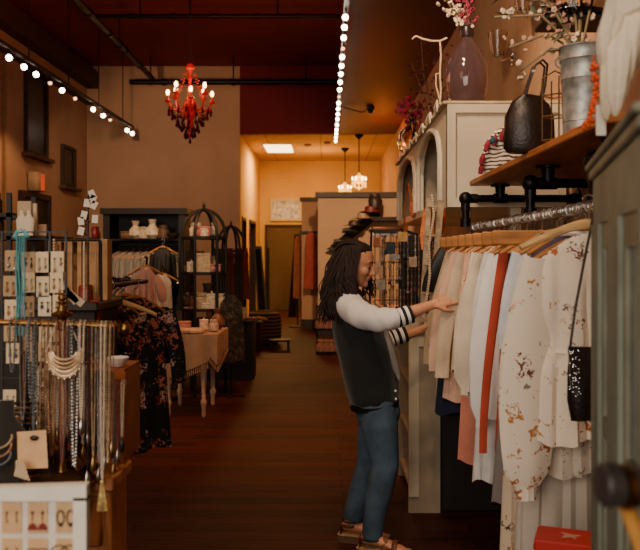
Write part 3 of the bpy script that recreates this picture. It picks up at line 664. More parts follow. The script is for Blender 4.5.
def garment(name,label,cat,loc,m_,rot=0,sh=.165,w=.22,hem=.26,length=.8,th=.03,sleeve=None,slen=.2,sw=.06,puff=False,vneck=.05,seed=0,fold=.32,collar=None,trim=None,kf=11,waist=None,sl_out=.07,slm=None,straps=False,group=None,sides=(-1,1)):
    """loose garment hanging on shoulders at local z=0, spread along local x"""
    t=thing(name,label,cat,loc,rot,group); R=random.Random(seed+hash(label)%1000 if False else seed)
    ph=R.uniform(0,6); n=72
    prof=[(0.004,.055,.018),(-.02,sh*.5,.022),(-.05,sh*.76,.026),(-.085,sh*.95,.03)]
    if straps: prof=[(-.1,sh*.62,.02),(-.13,sh*.75,.028)]
    for k in range(1,15):
        u=k/14; z=-.1-(length-.1)*u; ww=w+(hem-w)*u
        if waist: ww-= (w-waist)*math.exp(-((u-.42)/.12)**2)
        prof.append((z if not straps or z<-.14 else -.145-.001*k,ww,th*(1+.6*u)))
    rs=[]
    for i,(z,ww,tt) in enumerate(prof):
        u=min(1,max(0,-z/length)); ring=[]
        for j in range(n):
            a=2*PI*j/n; ca,sa=math.cos(a),math.sin(a)
            x=ww*(abs(ca)**.8)*(1 if ca>=0 else -1); y=tt*sa
            f=fold*u*(math.sin(kf*x/.1+ph+2.2*u)*.5+math.sin(kf*1.9*x/.1+ph*2)*.25)
            y+=f*.09*(1 if sa>=0 else .7)*(abs(sa)**.8); x*=1+.03*u*math.sin(3*a+ph)
            zz=z
            if i==0 or (straps and i==0): zz=z-(vneck if abs(ca)<.3 else 0)*(.6 if sa<0 else .15)
            if i==len(prof)-1: zz+=.012*math.sin(5*a+ph)
            ring.append((x,y,zz))
        rs.append(ring)
    MB().rings(rs).build('body',m_,t)
    if straps:
        for s_ in (-1,1): MB().tube([(s_*sh*.4,0,-.04),(s_*sh*.5,-.012,-.07),(s_*sh*.55,-.015,-.11)],.005,6).build('strap',m_,t)
    if sleeve:
        for s_ in sides:
            x0=s_*(sh-.03); pts=[];rad=[]; K=12
            for k in range(K+1):
                u=k/K; pts.append((x0+s_*(.02+sl_out*math.sin(u*PI*.5)),.0-.01*math.sin(u*3+ph),-.075-slen*u))
                a=sw*(1-.25*u)
                if puff: a=sw*(.8+.75*math.sin(min(1,u*1.08)*PI*.82)) if u<.93 else sw*.55
                rad.append((a,a*.42))
            o=MB().loft(pts,rad,22,side=(1,0,0),fold=lambda i,a:1+.09*math.sin(5*a+ph+i*.3)*(i/K)).build('sleeve',slm or m_,t)
            if puff:
                q=Vector(pts[-1]); MB().loft([q+Vector((0,0,.012)),q,q+Vector((0,0,-.02)),q+Vector((0,0,-.03))],[(sw*.55,sw*.3),(sw*.5,sw*.3),(sw*.52,sw*.3),(sw*.55,sw*.32)],20,side=(1,0,0),fold=lambda i,a:1+.1*math.sin(9*a)).build('cuff_ruffle',slm or m_,o)
    if collar:
        MB().torus((0,0,-.005),.06,.009,24,6,sc=(1,.42)).build('collar',collar,t)
    if trim:
        m=MB()
        for k in range(7): m.ball((0,-th*1.25-.004,-.1-k*.09),.0065,6,4,(1,.5,1))
        m.build('button',trim,t)
    return t
fl_dress=spotted('e6d9c4',['a8602a','6a3a30','b0722e','7e6a5a'],8.5,.4,dense=.4)
fl_peach=spotted('cfa286',['6e2a22','e4d0ba','8a4030'],17,.38,dense=.5)
fl_beige=spotted('cbb79c',['8a5a36','3e2a26','b07a48'],10,.42,dense=.5)
embro=spotted('d6cfc2',['3a3440','a03a30'],24,.22,dense=.3)
zeb=striped('d8d0c2','2c2a2a',16,'DIAGONAL',.5,dist=6)
rib=mat('b39a7d',.95,var=.12,scale=50,bump=.3,bscale=80,stretch=(6,6,.3))
G=[ # name,label,cat,Y,material,hangerkind,kwargs
 ('top','black and white zebra patterned top at the far end of the rail','top',4.62,zeb,'brown',dict(length=.42,hem=.24,sleeve=1,slen=.22,slm=M['black'],sl_out=.1)),
 ('sweater','ribbed tan long sweater beside the woman\'s hand on the rail','sweater',4.47,rib,'brown',dict(length=.86,w=.2,hem=.26,sleeve=1,slen=.62,sl_out=.13,sw=.04)),
 ('blouse','beige open blouse hanging second from the cream frame','blouse',4.3,mat('bda68c',.9,bump=.15),'brown',dict(length=.74,w=.2,hem=.27,sleeve=1,slen=.5,sl_out=.12,sw=.045,collar=M['cream'])),
 ('top','small navy top showing its hem below the peach pleats','top',4.22,mat('1b2336',.9),'brown',dict(length=.92,w=.2,hem=.265,fold=.1)),
 ('blouse','peach pleated blouse hanging beside the floral shirt the woman touches','blouse',4.1,mat('d3ab92',.9,var=.08,bump=.3,bscale=40,stretch=(6,6,.3)),'brown',dict(length=.82,w=.18,hem=.25,sleeve=1,slen=.6,sl_out=.13,sw=.045)),
 ('blouse','sand coloured blouse with full sleeve between peach pleats and floral shirt','blouse',3.99,mat('c9b59a',.9,bump=.2),'brown',dict(length=.66,w=.18,hem=.23,sleeve=1,slen=.62,sl_out=.11,sw=.045)),
 ('shirt','peach shirt with red-brown flower print next to the woman\'s fingers','shirt',3.88,fl_peach,'brown',dict(length=.62,w=.18,hem=.2,sleeve=1,slen=.42,sl_out=.05,sw=.038,collar=M['cream'])),
 ('dress','salmon pink garment with straight hem below the white blouses','dress',3.78,mat('c87f68',.9,bump=.15),'brown',dict(length=1.06,w=.17,hem=.225,fold=.1,th=.02)),
 ('blouse','pale blush blouse with dark embroidered stitching','blouse',3.68,embro,'brown',dict(length=.72,w=.18,hem=.22,sleeve=1,slen=.5,sl_out=.07,sw=.036,collar=M['cream'])),
 ('blouse','cream blouse with gathered sleeves left of the long white dress','blouse',3.56,mat('d3c5af',.9,bump=.15),'brown',dict(length=.7,w=.18,hem=.22,sleeve=1,slen=.6,sl_out=.075,sw=.038,puff=True)),
 ('dress','long white dress reaching lowest among the plain whites','dress',3.42,mat('d8d6d2',.9,bump=.12),'brown',dict(length=1.04,w=.17,hem=.245,sleeve=1,slen=.3,sw=.036,sl_out=.05)),
 ('shirt','bright white long sleeved shirt left of the coral dress','shirt',3.27,M['white'],'brown',dict(length=.74,w=.17,hem=.2,sleeve=1,slen=.68,sl_out=.065,sw=.036,puff=True)),
 ('dress','narrow coral red dress between white shirts','dress',3.13,M['coral'],'brown',dict(length=.84,w=.15,hem=.19,sleeve=1,slen=.78,sl_out=.075,sw=.02,fold=.1)),
 ('dress','long grey dress with slim body beside the cream floral dress','dress',3.05,M['grey'],'brown',dict(length=1.03,w=.15,hem=.235,fold=.12)),
 ('top','black sleeveless top beside the coral dress','top',2.96,M['black'],'brown',dict(length=.45,w=.15,hem=.16,sleeve=1,slen=.3,sl_out=.02,sw=.03)),
 ('shirt','pale blue-white tee with short sleeves left of the floral dress','shirt',2.86,mat('d4d8dc',.9,bump=.1),'brown',dict(length=.55,w=.18,hem=.2,sleeve=1,slen=.34,sl_out=.06,sw=.036)),
 ('top','muted purple top with white edge beside the floral dress','top',2.77,mat('4e3f56',.8),'brown',dict(length=.36,w=.17,hem=.18,collar=M['white'])),
]
for i,(n_,lb,ct,Y,mm,hk,kw) in enumerate(G):
    rot=math.radians([4,-3,2,-5,3,0,5,-4,2,-2,4,-3,2,-4,3,-2,2][i]); x=RX+random.uniform(-.012,.012)
    hanger(hk,(x,Y,RZ-.062),rot,'%s wooden hanger carrying the %s'%('pale' if hk=='light' else 'brown',lb.split(' at the')[0].split(' beside')[0].split(' hanging')[0].split(' showing')[0].split(' next')[0].split(' with straight')[0].split(' between')[0].split(' left of')[0].split(' reaching')[0]))
    garment(n_,lb,ct,(x,Y,RZ-.078),mm,rot,seed=i*7+1,**kw)
# spare flat wooden trouser hangers
for k in range(9):
    Y=4.6-k*.2; t=thing('trouser_hanger','flat brown wooden clamp hanger, %s along the rail from the white hutch'%ORD[k],'hanger',(RX-.02,Y+.06,RZ-.045),group='flat clamp hangers on the rail')
    if k==0:
        MB().cbox(-.2,.16,-.009,.009,-.075,-.018,.006).build('clamp_board',M['hangbrown'],t,smooth=False)
        MB().tube([(0,0,-.018),(0,0,.015),(.02,0,.03),(.024,0,.045),(.012,0,.062),(-.01,0,.06),(-.02,0,.05)],.003,6).build('hook',M['chrome'],t)
        TH=t
    else:
        for c in TH.children: d=c.copy(); C.objects.link(d); d.parent=t
# the big floral dress facing us, and what hangs beneath it
hanger('light',(RX+.0,2.6,RZ-.042),math.radians(10),'pale curved wooden hanger carrying the cream floral dress')
garment('dress','cream long sleeved dress printed with brown flowers, nearest on the rail','dress',(RX+.015,2.6,RZ-.092),fl_dress,math.radians(10),sh=.2,w=.19,hem=.21,length=.66,th=.05,sleeve=1,slen=.74,sw=.062,puff=True,vneck=.1,seed=5,fold=.75,kf=7,waist=.15,sl_out=.045)
MB().torus((0,0,-.375),.155,.008,30,6,sc=(1,.45)).tube([(.0,-.075,-.375),(.02,-.085,-.42),(.01,-.085,-.5)],.005,6).build('waist_tie',M['cream'],[o for o in bpy.data.objects if o.get('label','').startswith('cream long sleeved dress')][0])
t=garment('skirt','grey and cream leaf printed skirt below the floral dress','skirt',(RX+.03,2.7,1.2),spotted('cfc3b0',['5a5350','8a7a68','3c3634'],14,.4,dense=.55),math.radians(8),sh=.16,w=.18,hem=.19,length=.37,th=.05,seed=9,fold=.3)
garment('dress','long pale lace dress hanging lowest beneath the floral dress','dress',(RX+.02,2.76,RZ-.105),striped('cbc2b2','b2a797',60,'Z',.5),math.radians(6),sh=.18,w=.18,hem=.24,length=1.18,th=.035,seed=12,fold=.4)
hanger('brown',(RX+.02,2.76,RZ-.085),math.radians(6),'brown wooden hanger carrying the long pale lace dress')
garment('dress','beige floral long dress, its hem showing below the puffed sleeve','dress',(RX-.01,2.9,RZ-.09),fl_beige,math.radians(2),sh=.15,w=.17,hem=.215,length=1.2,th=.03,seed=15,fold=.4)
hanger('brown',(RX-.01,2.9,RZ-.072),math.radians(2),'brown wooden hanger carrying the beige floral long dress')

# black sparkly bag hanging by its strap
bg=thing('handbag','black studded crossbody bag hanging on a long strap beside the green cabinet','bag',W(581,423,2.3))
o=bg.location.copy()
MB().loft([W(583,420,2.3)-o,W(582,400,2.3)-o,W(582,370,2.3)-o,W(583,347,2.3)-o],[(.035,.02),(.043,.03),(.042,.025),(.036,.015)],18,side=(1,0,0)).build('bag_body',M['leather'],bg)
MB().prism([W(569,347,2.27)-o,W(597,347,2.27)-o,W(596,385,2.265)-o,W(583,392,2.26)-o,W(571,385,2.265)-o],(0,.012,0)).build('flap',M['leather'],bg)
m=MB()
for k in range(46):
    m.ball(W(random.choice([570,571,573,576])+random.random()*7*(k%2),random.uniform(350,398),2.258)-o,.0017,5,4)
m.build('sequin',M['chrome'],bg)['kind']='stuff'
MB().tube([W(570,348,2.28)-o,W(575,310,2.28)-o,W(584,262,2.3)-o,W(592,222,2.33)-o,W(595,205,2.42)-o,W(595.5,205,2.46)-o],.004,6).build('strap',M['black'],bg)

# ------------------------------------------------------------------ things on the shelf
t=thing('pouch','cream patterned pouch with tassels standing on the shelf end','pouch',(.95,4.25,SZ))
m=MB(); m.loft([(0,0,0),(0,0,.05),(0,0,.13),(.02,0,.2),(.04,0,.24)],[(.12,.03),(.13,.04),(.12,.035),(.08,.025),(.03,.01)],22,side=(1,0,0)); m.build('body',striped('d9ccb6','4a3a34',14,'Z',.62,dist=7),t)
m=MB()
for s_,(x,z) in enumerate(((-.1,.17),(-.06,.2),(-.02,.225),(-.125,.1),(-.13,.05))):
    m.loft([(x,-.03,z),(x-.01,-.05,z-.03),(x-.015,-.05,z-.06)],[(.006,.006),(.016,.014),(.012,.01)],8)
m.build('tassel',mat('8a2236',.9,var=.3),t)
MB().ball((-.075,-.045,.165),.022,8,6).build('pompom',mat('2c4a58',.9,var=.3),t)
m=MB()
for k in range(14): a=k/13*PI; m.ball((.13*math.cos(a)*-1,-.03,.02+.2*math.sin(a)),.007,6,4)
m.build('bead_edging',M['black'],t)['kind']='stuff'
hb=thing('handbag','black leather tote bag with upright handles on the wall shelf','bag',(.86,3.4,SZ))
m=MB(); m.loft([(0,0,0),(0,0,.02),(0,0,.15),(.005,0,.21),(.01,0,.245)],[(.095,.05),(.108,.06),(.103,.055),(.08,.04),(.04,.02)],24,side=(1,0,0),fold=lambda i,a:1+.03*math.sin(4*a+i)); m.build('bag_body',M['leather'],hb)
for y in (-.025,.02):
    MB().loft([(-.03,y,.21),(-.01,y,.28),(.02,y,.37),(.05,y,.39),(.07,y,.37),(.06,y,.28),(.045,y,.21)],[(.008,.005)]*7,8,side=(0,1,0)).build('handle',M['leather'],hb)
bk=thing('bucket','galvanized metal bucket holding flowers on the wall shelf','bucket',(.94,2.92,SZ))
MB().lathe([(.074,0),(.076,.0),(.077,.05),(.079,.052),(.078,.056),(.082,.2),(.085,.205),(.084,.21),(.086,.27),(.09,.275),(.089,.28),(.092,.315),(.096,.32),(.092,.325),(.088,.32),(.082,.25),(.064,.01),(.0001,.01)],n=36).build('bucket_body',M['galv'],bk)
MB().torus((-.088,0,.27),.018,.004,12,5,axis=(0,1,0)).build('handle_ring',M['galv'],bk)
branches=[]
for k in range(11):
    tx,tz=[(-.28,.02),(-.34,.12),(-.22,.2),(-.3,.22),(-.16,.16),(-.1,.26),(-.02,.3),(-.24,-.06),(-.15,.05),(-.04,.18),(.04,.26)][k]
    yy=random.uniform(-.06,.06)
    branches.append([(0,0,-.2),(-.02,yy*.3,0),(tx*.5,yy*.7,.06+tz*.6),(tx,yy,tz)])
blossom_branch('flower_bouquet','blush pink and cream faux flower sprays in the galvanized bucket',(.94,2.92,SZ+.3),branches,['d8b096','e0ccb0','c08a80'],11,.0105,stemc='8a7a58',spread=.035,leaf='5a6048')
wb=thing('wire_basket','gold wire open basket on the shelf between tote bag and bucket','basket',(.87,3.05,SZ))
m=MB()
for s_ in (0,.09,.17): m.torus((0,0,.004+s_),.05,.003,4,6)
for k in range(4): a=PI/2*k; m.cyl((.05*math.cos(a),.05*math.sin(a),.0),(.05*math.cos(a),.05*math.sin(a),.24),.003,6)
m.tube([(.05,0,.24),(.0,0,.27),(-.05,0,.24)],.003,6); m.build('wire_frame',M['gold'],wb)
# hanging terrarium jar above
jar=thing('hanging_jar','large clear glass jar with dark wooden tray hanging above the bucket','jar',(.93,3.0,2.43))
MB().lathe([(.11,0),(.125,.01),(.13,.12),(.13,.3),(.09,.34),(.085,.34),(.122,.295),(.122,.12),(.115,.02),(.0001,.015)],n=30).build('glass_body',M['glass'],jar)
MB().cbox(-.13,.12,-.09,.09,-.02,-.0,.006).build('tray',M['darkwood'],jar,smooth=False)
m=MB()
for a,b_ in ((-.1,-.07),(.1,-.07),(0,.08)): m.cyl((a,b_,-.0),(0,0,.75),.003,5)
m.cyl((0,0,.75),(0,0,ZL-2.43),.004,5); m.build('cord',M['dark'],jar)
m=MB().ball((-.05,-.06,.03),.02).ball((.02,-.05,.03),.022).ball((.06,-.03,.03),.016); m.build('crystal_filling',M['chrome'],jar)['kind']='stuff'
# orange pom garland and tag
t=thing('pompom_garland','bright orange pompom garland trailing over the shelf beside the bucket','garland',W(600,130,2.35))
o=t.location.copy(); m=MB(); g=[(594,65),(595,76),(597,85),(596,94),(594,102),(592,110),(590,119),(586,124)]
for k,(x,y) in enumerate(g): m.ball(W(x,y,2.38)-o,.011,8,6).ball(W(x+3,y+2,2.37)-o,.008,7,5).ball(W(x-2,y+4,2.38)-o,.008,7,5)
m.build('pompoms',M['orange'],t)['kind']='stuff'
MB().tube([W(594,56,2.38)-o]+[W(x,y,2.38)-o for x,y in g]+[W(570,131,2.4)-o],.003,5).build('cord',M['orange'],t)

# ------------------------------------------------------------------ grey-green cabinet, turned a little from the wall
gx,gy=.585,1.76; ang=math.atan2(.235,.972)
gc=thing('display_cabinet','worn grey-green painted cabinet with glass doors at the right edge','cabinet',(gx,gy,0),rotz=-ang)
# local: -Y runs toward the shop front, +X is depth
H=1.74; L_=.75; D=.34
m=MB().box(0,.03,-L_,0,0,.14).box(0,.03,-L_,0,H-.12,H)
for a,b_ in ((-.16,0),(-.5,-.34),(-L_,-.71)): m.box(-.004,.03,a,b_,.14,H-.12)
m.build('face_frame',M['green'],gc,smooth=False)
MB().box(0,D,-.025,0,0,H).box(0,D,-L_,-L_+.025,0,H).box(D-.02,D,-L_+.025,-.025,0,H).box(0.03,D-.02,-L_+.025,-.025,H-.03,H).build('carcass',M['green'],gc,smooth=False)
MB().cbox(-.016,D,-L_-.016,.016,H,H+.014,.004).cbox(-.009,D,-L_-.009,.009,H-.02,H,.004).build('cornice',M['greenlight'],gc,smooth=False)
m=MB()
for z in (.14,.5,.86,1.2): m.box(.04,D-.02,-L_+.025,-.025,z,z+.018)
m.build('shelf',M['green'],gc,smooth=False)
for a,b_ in ((-.34,-.16),(-.71,-.5)):
    dd=MB().box(.004,.02,a,a+.03,.14,H-.12).box(.004,.02,b_-.03,b_,.14,H-.12).box(.004,.02,a+.03,b_-.03,.14,.2).box(.004,.02,a+.03,b_-.03,1.2,1.24).box(.004,.02,a+.03,b_-.03,H-.17,H-.12).build('door',M['greenlight'],gc,smooth=False)
    MB().box(.01,.014,a+.03,b_-.03,.2,1.2).box(.01,.014,a+.03,b_-.03,1.24,H-.17).build('pane',mat('2e3634',.12,var=0,trans=.4),dd,smooth=False)
    MB().ball((-.012,a+.02,1.0),.012).build('knob',M['brass'],dd)
# things on top of it
kn=thing('knit_scarf','thick cream knotted scarf bundle hanging over the green cabinet top','scarf',(.66,1.62,H+.014))
o=Vector(kn.location)
RK=random.Random(4)
for k,(x0,x1,x2,yb) in enumerate(((618,603,605,74),(622,612,606,122),(627,618,615,118),(634,624,621,106),(642,632,628,84),(650,640,634,70),(658,650,648,60))):
    pts=[];rad=[]
    for q in range(11):
        u=q/10; px=(x0*(1-u)+x1*u) if u<.5 else (x1*(1-(u-.5)*2)+x2*(u-.5)*2) if False else (x0*(1-u)**2+2*x1*u*(1-u)+x2*u*u); py=-16+(yb+16)*u
        pts.append(W(px+RK.uniform(-.6,.6),py,1.67-.05*math.sin(PI*u)+.02*(k%2))-o); rad.append((.012+.010*math.sin(PI*min(1,u*1.1)),.012))
    rad[-1]=(.004,.004)
    MB().loft(pts,rad,24,side=(1,0,0),fold=lambda i,a,k=k:1+.22*math.sin(3*a+k*2+i*.25)+.1*math.sin(8*a+i*.4)).build('scarf_fold',mat(['f2e2c4','e6d4b2'][k%2],.95,var=.08,bump=.4,bscale=70),kn,subsurf=1)
MB().loft([Vector((-.06,.03,.30)),Vector((.02,.0,.34)),Vector((.12,-.02,.32))],[(.03,.03),(.05,.05),(.03,.03)],14,fold=lambda i,a:1+.1*math.sin(5*a)).build('knot',M['cream'],kn)
MB().lathe([(.06,0),(.06,.01),(.008,.014),(.008,.3),(.0,.31)],(.04,-.02,0),16).build('hook_stand',M['darkwood'],kn)
solo('price_tag',MB().obox(W(601,120,1.72),(.0105,0,0),(0,.0006,0),(0,0,.033)),M['paper'],'blank white card tag hanging below the cream scarf','tag',smooth=False)
# inside the cabinet : bottles and amber vase
for k,(s_,z,c,lb) in enumerate(((-.6,.518,'8a4a2c','rust coloured vase on a shelf inside the green cabinet'),(-.3,.878,'c0a070','cream candle jar on the shelf inside the green cabinet'),(-.6,.878,'9a5a34','amber jar on the upper shelf inside the green cabinet'),(-.6,1.218,'c8a878','sand coloured jar on the top shelf inside the green cabinet'))):
    p=Vector((gx,gy,0))+Matrix.Rotation(-ang,3,'Z')@Vector((.16,s_,z))
    solo('vase' if k==0 else 'jar',MB().lathe([(.03,0),(.06,.03),(.065,.1),(.045,.16),(.03,.18),(.036,.2)],p,18),mat(c,.35,var=.2),lb,'vase' if k==0 else 'jar')
# foreground pipe rack end (out of focus)
pr=thing('pipe_rack','black iron pipe rack end with brass ring, closest at the lower right','clothes rack',(.52,.95,0))
m=MB().cyl(W(606,486,.86),W(720,490,.88),.0205,16); m.lathe([(.0,0),(.021,.001),(.0235,.004),(.0235,.018),(.02,.02)],W(600,485,.855),20,axis=(1,.1,0))
e_=W(720,490,.88); m.cyl(e_,(e_.x,e_.y,0.01),.02,12).ball(e_,.03); m.lathe([(.08,0),(.08,.01),(.03,.015),(.025,.04)],(e_.x,e_.y,0),16)
m.build('pipe_frame',mat('4c4744',.45,.5,var=.2,scale=30),pr,world=True)
MB().lathe([(.02,0),(.0245,.002),(.0245,.009),(.02,.011)],W(621,487,.861),20,axis=(1,.1,0)).build('brass_ring',M['brass'],pr,world=True)
hg=thing('clothes_hanger','yellow wooden hanger hung on the black pipe rack, out of focus','hanger',W(632,500,.9)); o=hg.location.copy()
MB().loft([W(622,497,.9)-o,W(630,515,.9)-o,W(641,545,.9)-o,W(650,580,.9)-o],[(.008,.009)]*4,10).build('bar',mat('b5813c',.45,var=.15),hg)
MB().tube([W(634,508,.9)-o,W(632,490,.905)-o,W(633,470,.91)-o,W(640,466,.91)-o,W(645,475,.91)-o],.003,6).build('hook',M['chrome'],hg)
# red gift box on a stool near us
st=thing('stool','plain wooden stool below the rail carrying the red box','stool',(.70,2.22,0))
MB().cbox(-.1,.12,-.12,.12,.69,.72,.01).build('seat',M['wood'],st,smooth=False)
for a in (-1,1):
    for b_ in (-1,1): MB().bar((a*.1+.01,b_*.12,.0),(a*.08+.01,b_*.09,.69),.03).build('leg',M['wood'],st,smooth=False)
rb=thing('gift_box','bright red flat box with faded gold emblem on the wooden stool','box',(.665,2.2,.72),rotz=-.35)
MB().cbox(-.085,.085,-.06,.06,0,.05,.004).build('box_base',M['red'],rb,smooth=False)
MB().cbox(-.088,.088,-.063,.063,.03,.062,.004).build('lid',M['red'],rb,smooth=False)
MB().loft([(-.015,-.02,.063),(0,.0,.0632),(.03,.01,.063)],[(.004,.0006),(.013,.0008),(.003,.0006)],8,side=(0,1,0)).loft([(-.02,.02,.063),(.0,.005,.0633),(.02,-.018,.063)],[(.003,.0006),(.009,.0008),(.003,.0006)],8,side=(0,1,0)).build('emblem',mat('c8917a',.6),rb)
solo('book',MB().cbox(.76,.82,2.12,2.3,.72,.75,.004),mat('a88a5c',.7),'tan covered book beside the red box on the stool','book',smooth=False)
# ------------------------------------------------------------------ the woman
wm=thing('person','person with long dark wavy hair in white-sleeved dark jacket and jeans, reaching into the shirts','person',(.25,4.2,0))
O=Vector(wm.location)
def P(px,py,Y): return W(px,py,Y)-O
# head frame: forward mostly +X, turned a bit to us, looking down
hc=P(356.5,264,4.2)
fw=Vector((.93,-.24,-.26)).normalized(); lf=Vector((0,0,1)).cross(fw).normalized(); upv=fw.cross(lf).normalized()
HM=Matrix((fw,lf,upv)).transposed()
def H_(x,y,z): return hc+HM@Vector((x,y,z))
b=MB()
sl=[(.112,-.01,-.035,.012),(.106,.03,-.062,.042),(.09,.058,-.084,.061),(.065,.076,-.097,.071),(.035,.0845,-.1,.0745),(.02,.085,-.1,.0745),(.005,.079,-.098,.0735),(-.01,.080,-.093,.072),(-.03,.082,-.084,.069),(-.05,.081,-.068,.064),(-.07,.077,-.045,.055),(-.088,.077,-.02,.042),(-.102,.072,.005,.028),(-.108,.06,.02,.018)]
rs=[]
for z,xf,xb,hw in sl:
    ring=[]
    for j in range(28):
        a=2*PI*j/28; ca,sa=math.cos(a),math.sin(a); cx=(xf+xb)/2; rx=(xf-xb)/2
        ring.append(H_(cx+rx*(abs(ca)**.9)*(1 if ca>0 else -1),hw*(abs(sa)**.92)*(1 if sa>0 else -1),z))
    rs.append(ring)
b.rings(rs)
# nose, brow, lips, chin, cheeks
b.loft([H_(.078,0,.022),H_(.087,0,.004),H_(.097,0,-.014),H_(.104,0,-.026),H_(.096,0,-.036),H_(.082,0,-.038)],[(.008,.006),(.008,.008),(.0095,.01),(.012,.01),(.013,.008),(.008,.005)],12,side=lf)
for s_ in (-1,1):
    b.ball(H_(.088,s_*.012,-.031),.0085,8,6)
    b.ball(H_(.058,s_*.04,-.022),.026,10,8)
    b.ball(H_(.068,s_*.031,.03),.016,10,6,(.8,1.3,.45),HM)
    b.ball(H_(-.008,s_*.074,-.006),.02,10,8,(.6,.35,1.5),HM)
b.ball(H_(.082,0,-.053),.013,10,6,(.8,1.6,.5),HM); b.ball(H_(.080,0,-.063),.013,10,6,(.8,1.5,.5),HM); b.ball(H_(.070,0,-.09),.019,10,8)
# neck and torso
nb=P(349,298,4.24)
b.loft([H_(-.03,0,-.03),H_(-.035,0,-.075),nb+Vector((.012,0,.02)),nb,nb+Vector((0,0,-.05))],[(.052,.05),(.05,.05),(.05,.05),(.06,.055),(.11,.07)],16,side=(0,1,0))
shR=P(349,311,4.09); shL=P(356,308,4.39)
b.loft([nb+Vector((0,0,-.01)),P(352,308,4.24),P(356,325,4.24),P(363,350,4.24),P(368,372,4.24),P(374,390,4.24),P(377,403,4.24)],[(.07,.055),(.155,.075),(.16,.095),(.14,.09),(.125,.085),(.135,.09),(.135,.09)],20,side=(0,1,0))
hipR=P(377,400,4.15); hipL=P(378,400,4.33)
kR=P(385,464,4.12); aR=P(371.5,532,4.12); kL=P(370,463,4.34); aL=P(352,519,4.32)
for hp,kn_,an in ((hipR,kR,aR),(hipL,kL,aL)):
    b.loft([hp+Vector((0,0,.03)),hp,hp.lerp(kn_,.5),kn_,kn_.lerp(an,.3),kn_.lerp(an,.7),an,an+Vector((0,0,-.03))],[.068,.07,.065,.053,.052,.04,.033,.034],14,side=(0,1,0))
# feet
def foot(an,d,toez,side):
    d=Vector(d).normalized(); s=Vector((-d.y,d.x,0))
    b.loft([an-d*.05+Vector((0,0,-.035)),an+Vector((0,0,-.03))+d*.0,an+d*.06+Vector((0,0,-.045)),an+d*.12+Vector((0,0,-.062)),an+d*.155+Vector((0,0,-.068))],[(.026,.025),(.032,.036),(.036,.026),(.042,.016),(.036,.01)],12,side=s)
    for k,(o_,l,r) in enumerate(((-.026*side,.195,.011),(-.009*side,.19,.009),(.006*side,.184,.0085),(.019*side,.176,.008),(.031*side,.166,.0075))):
        q=an+s*o_+Vector((0,0,-.07)); b.loft([q+d*.14,q+d*(l-.012),q+d*l],[r,r,r*.5],8)
footR=(.96,-.28,0); footL=(.97,-.22,0)
foot(aR,footR,0,1); foot(aL,footL,0,1)
# arms
elR=P(378,324,3.93); wrR=P(433,304.5,3.97); elL=P(381,343,4.46); wrL=P(421,330,4.5)
b.loft([shR+Vector((-.02,.03,0)),shR,shR.lerp(elR,.5),elR,elR.lerp(wrR,.35),elR.lerp(wrR,.75),wrR,wrR+(wrR-elR).normalized()*.03],[.05,.05,.043,.038,.038,.029,(.024,.02),(.026,.018)],14,side=(0,0,1))
b.loft([shL+Vector((-.02,-.03,0)),shL,shL.lerp(elL,.5),elL,elL.lerp(wrL,.35),elL.lerp(wrL,.75),wrL,wrL+(wrL-elL).normalized()*.03],[.05,.05,.043,.038,.038,.029,(.024,.02),(.026,.018)],14,side=(0,0,1))
def hand(wr,el,palmn,curl,s=1,thumb=1):
    """wr wrist, direction el->wr; palmn = palm facing direction; across = dir x palm"""
    d=(wr-el).normalized(); n=Vector(palmn); n=(n-d*n.dot(d)).normalized(); ac=d.cross(n).normalized()*thumb  # ac points to the thumb side
    b.loft([wr,wr+d*.03,wr+d*.06,wr+d*.088],[(.026,.018),(.034,.016),(.039,.0145),(.038,.011)],14,side=ac)
    for k,(off,l,r) in enumerate(((.030,.072,.0088),(.010,.080,.009),(-.010,.074,.0086),(-.029,.058,.0078))):
        p=wr+d*.08+ac*off; dirv=d.copy(); pts=[p-d*.01]; c=curl+.12*k
        ln=[l*.45,l*.32,l*.26]
        for q,a in zip(ln,(c*.5,c*1.2,c*1.7)):
            v=(d*math.cos(a)+n*math.sin(a)+ac*off*1.6).normalized(); p=p+v*q; pts.append(p)
        b.loft(pts,[r*1.1,r,r*.93,r*.7],9)
    p=wr+d*.022+ac*.026; v1=(d*.75+ac*.75+n*.3).normalized(); v2=(d*1.0+ac*.1+n*.55).normalized(); v3=(d*.9-ac*.05+n*.7).normalized()
    b.loft([p-v1*.012,p+v1*.036,p+v1*.036+v2*.03,p+v1*.036+v2*.03+v3*.022],[.0145,.0115,.0098,.007],9)
hand(wrR,elR,(.1,.75,-.65),.55,thumb=-1)
hand(wrL,elL,(.1,-.6,-.8),.6,thumb=1)
body=b.build('body',M['skin'],wm,remesh=.0045,smo=4)
# facial features
for s_ in (-1,1):
    e=MB().ball(H_(.0665,s_*.031,.006),.0125,12,8).build('eye',mat('cfc4ba',.25,var=0),wm)
    MB().ball(H_(.0755,s_*.032,.002),.0052,10,6).build('iris',mat('20120c',.15,var=0),e)
    MB().ball(H_(.0668,s_*.031,.0085),.0136,12,8,(1,1,.85),HM).build('eyelid',mat('a06c50',.55,var=0),e)
    MB().loft([H_(.066,s_*.046,.000),H_(.0795,s_*.04,-.0005),H_(.0825,s_*.031,-.0015),H_(.078,s_*.021,.0005)],[.0012,.0022,.0024,.001],6).build('eyelash',M['black'],e)
    MB().loft([H_(.071,s_*.05,.026),H_(.081,s_*.043,.031),H_(.086,s_*.032,.032),H_(.087,s_*.018,.028)],[(.001,.001),(.0022,.003),(.0024,.0035),(.0016,.0025)],6).build('eyebrow',M['hair'],wm)
MB().ball(H_(.0885,0,-.0525),.0098,12,6,(.55,2.0,.42),HM).ball(H_(.0868,0,-.0605),.0098,12,6,(.6,1.8,.5),HM).build('lips',mat('9a4a40',.45,var=0),wm)
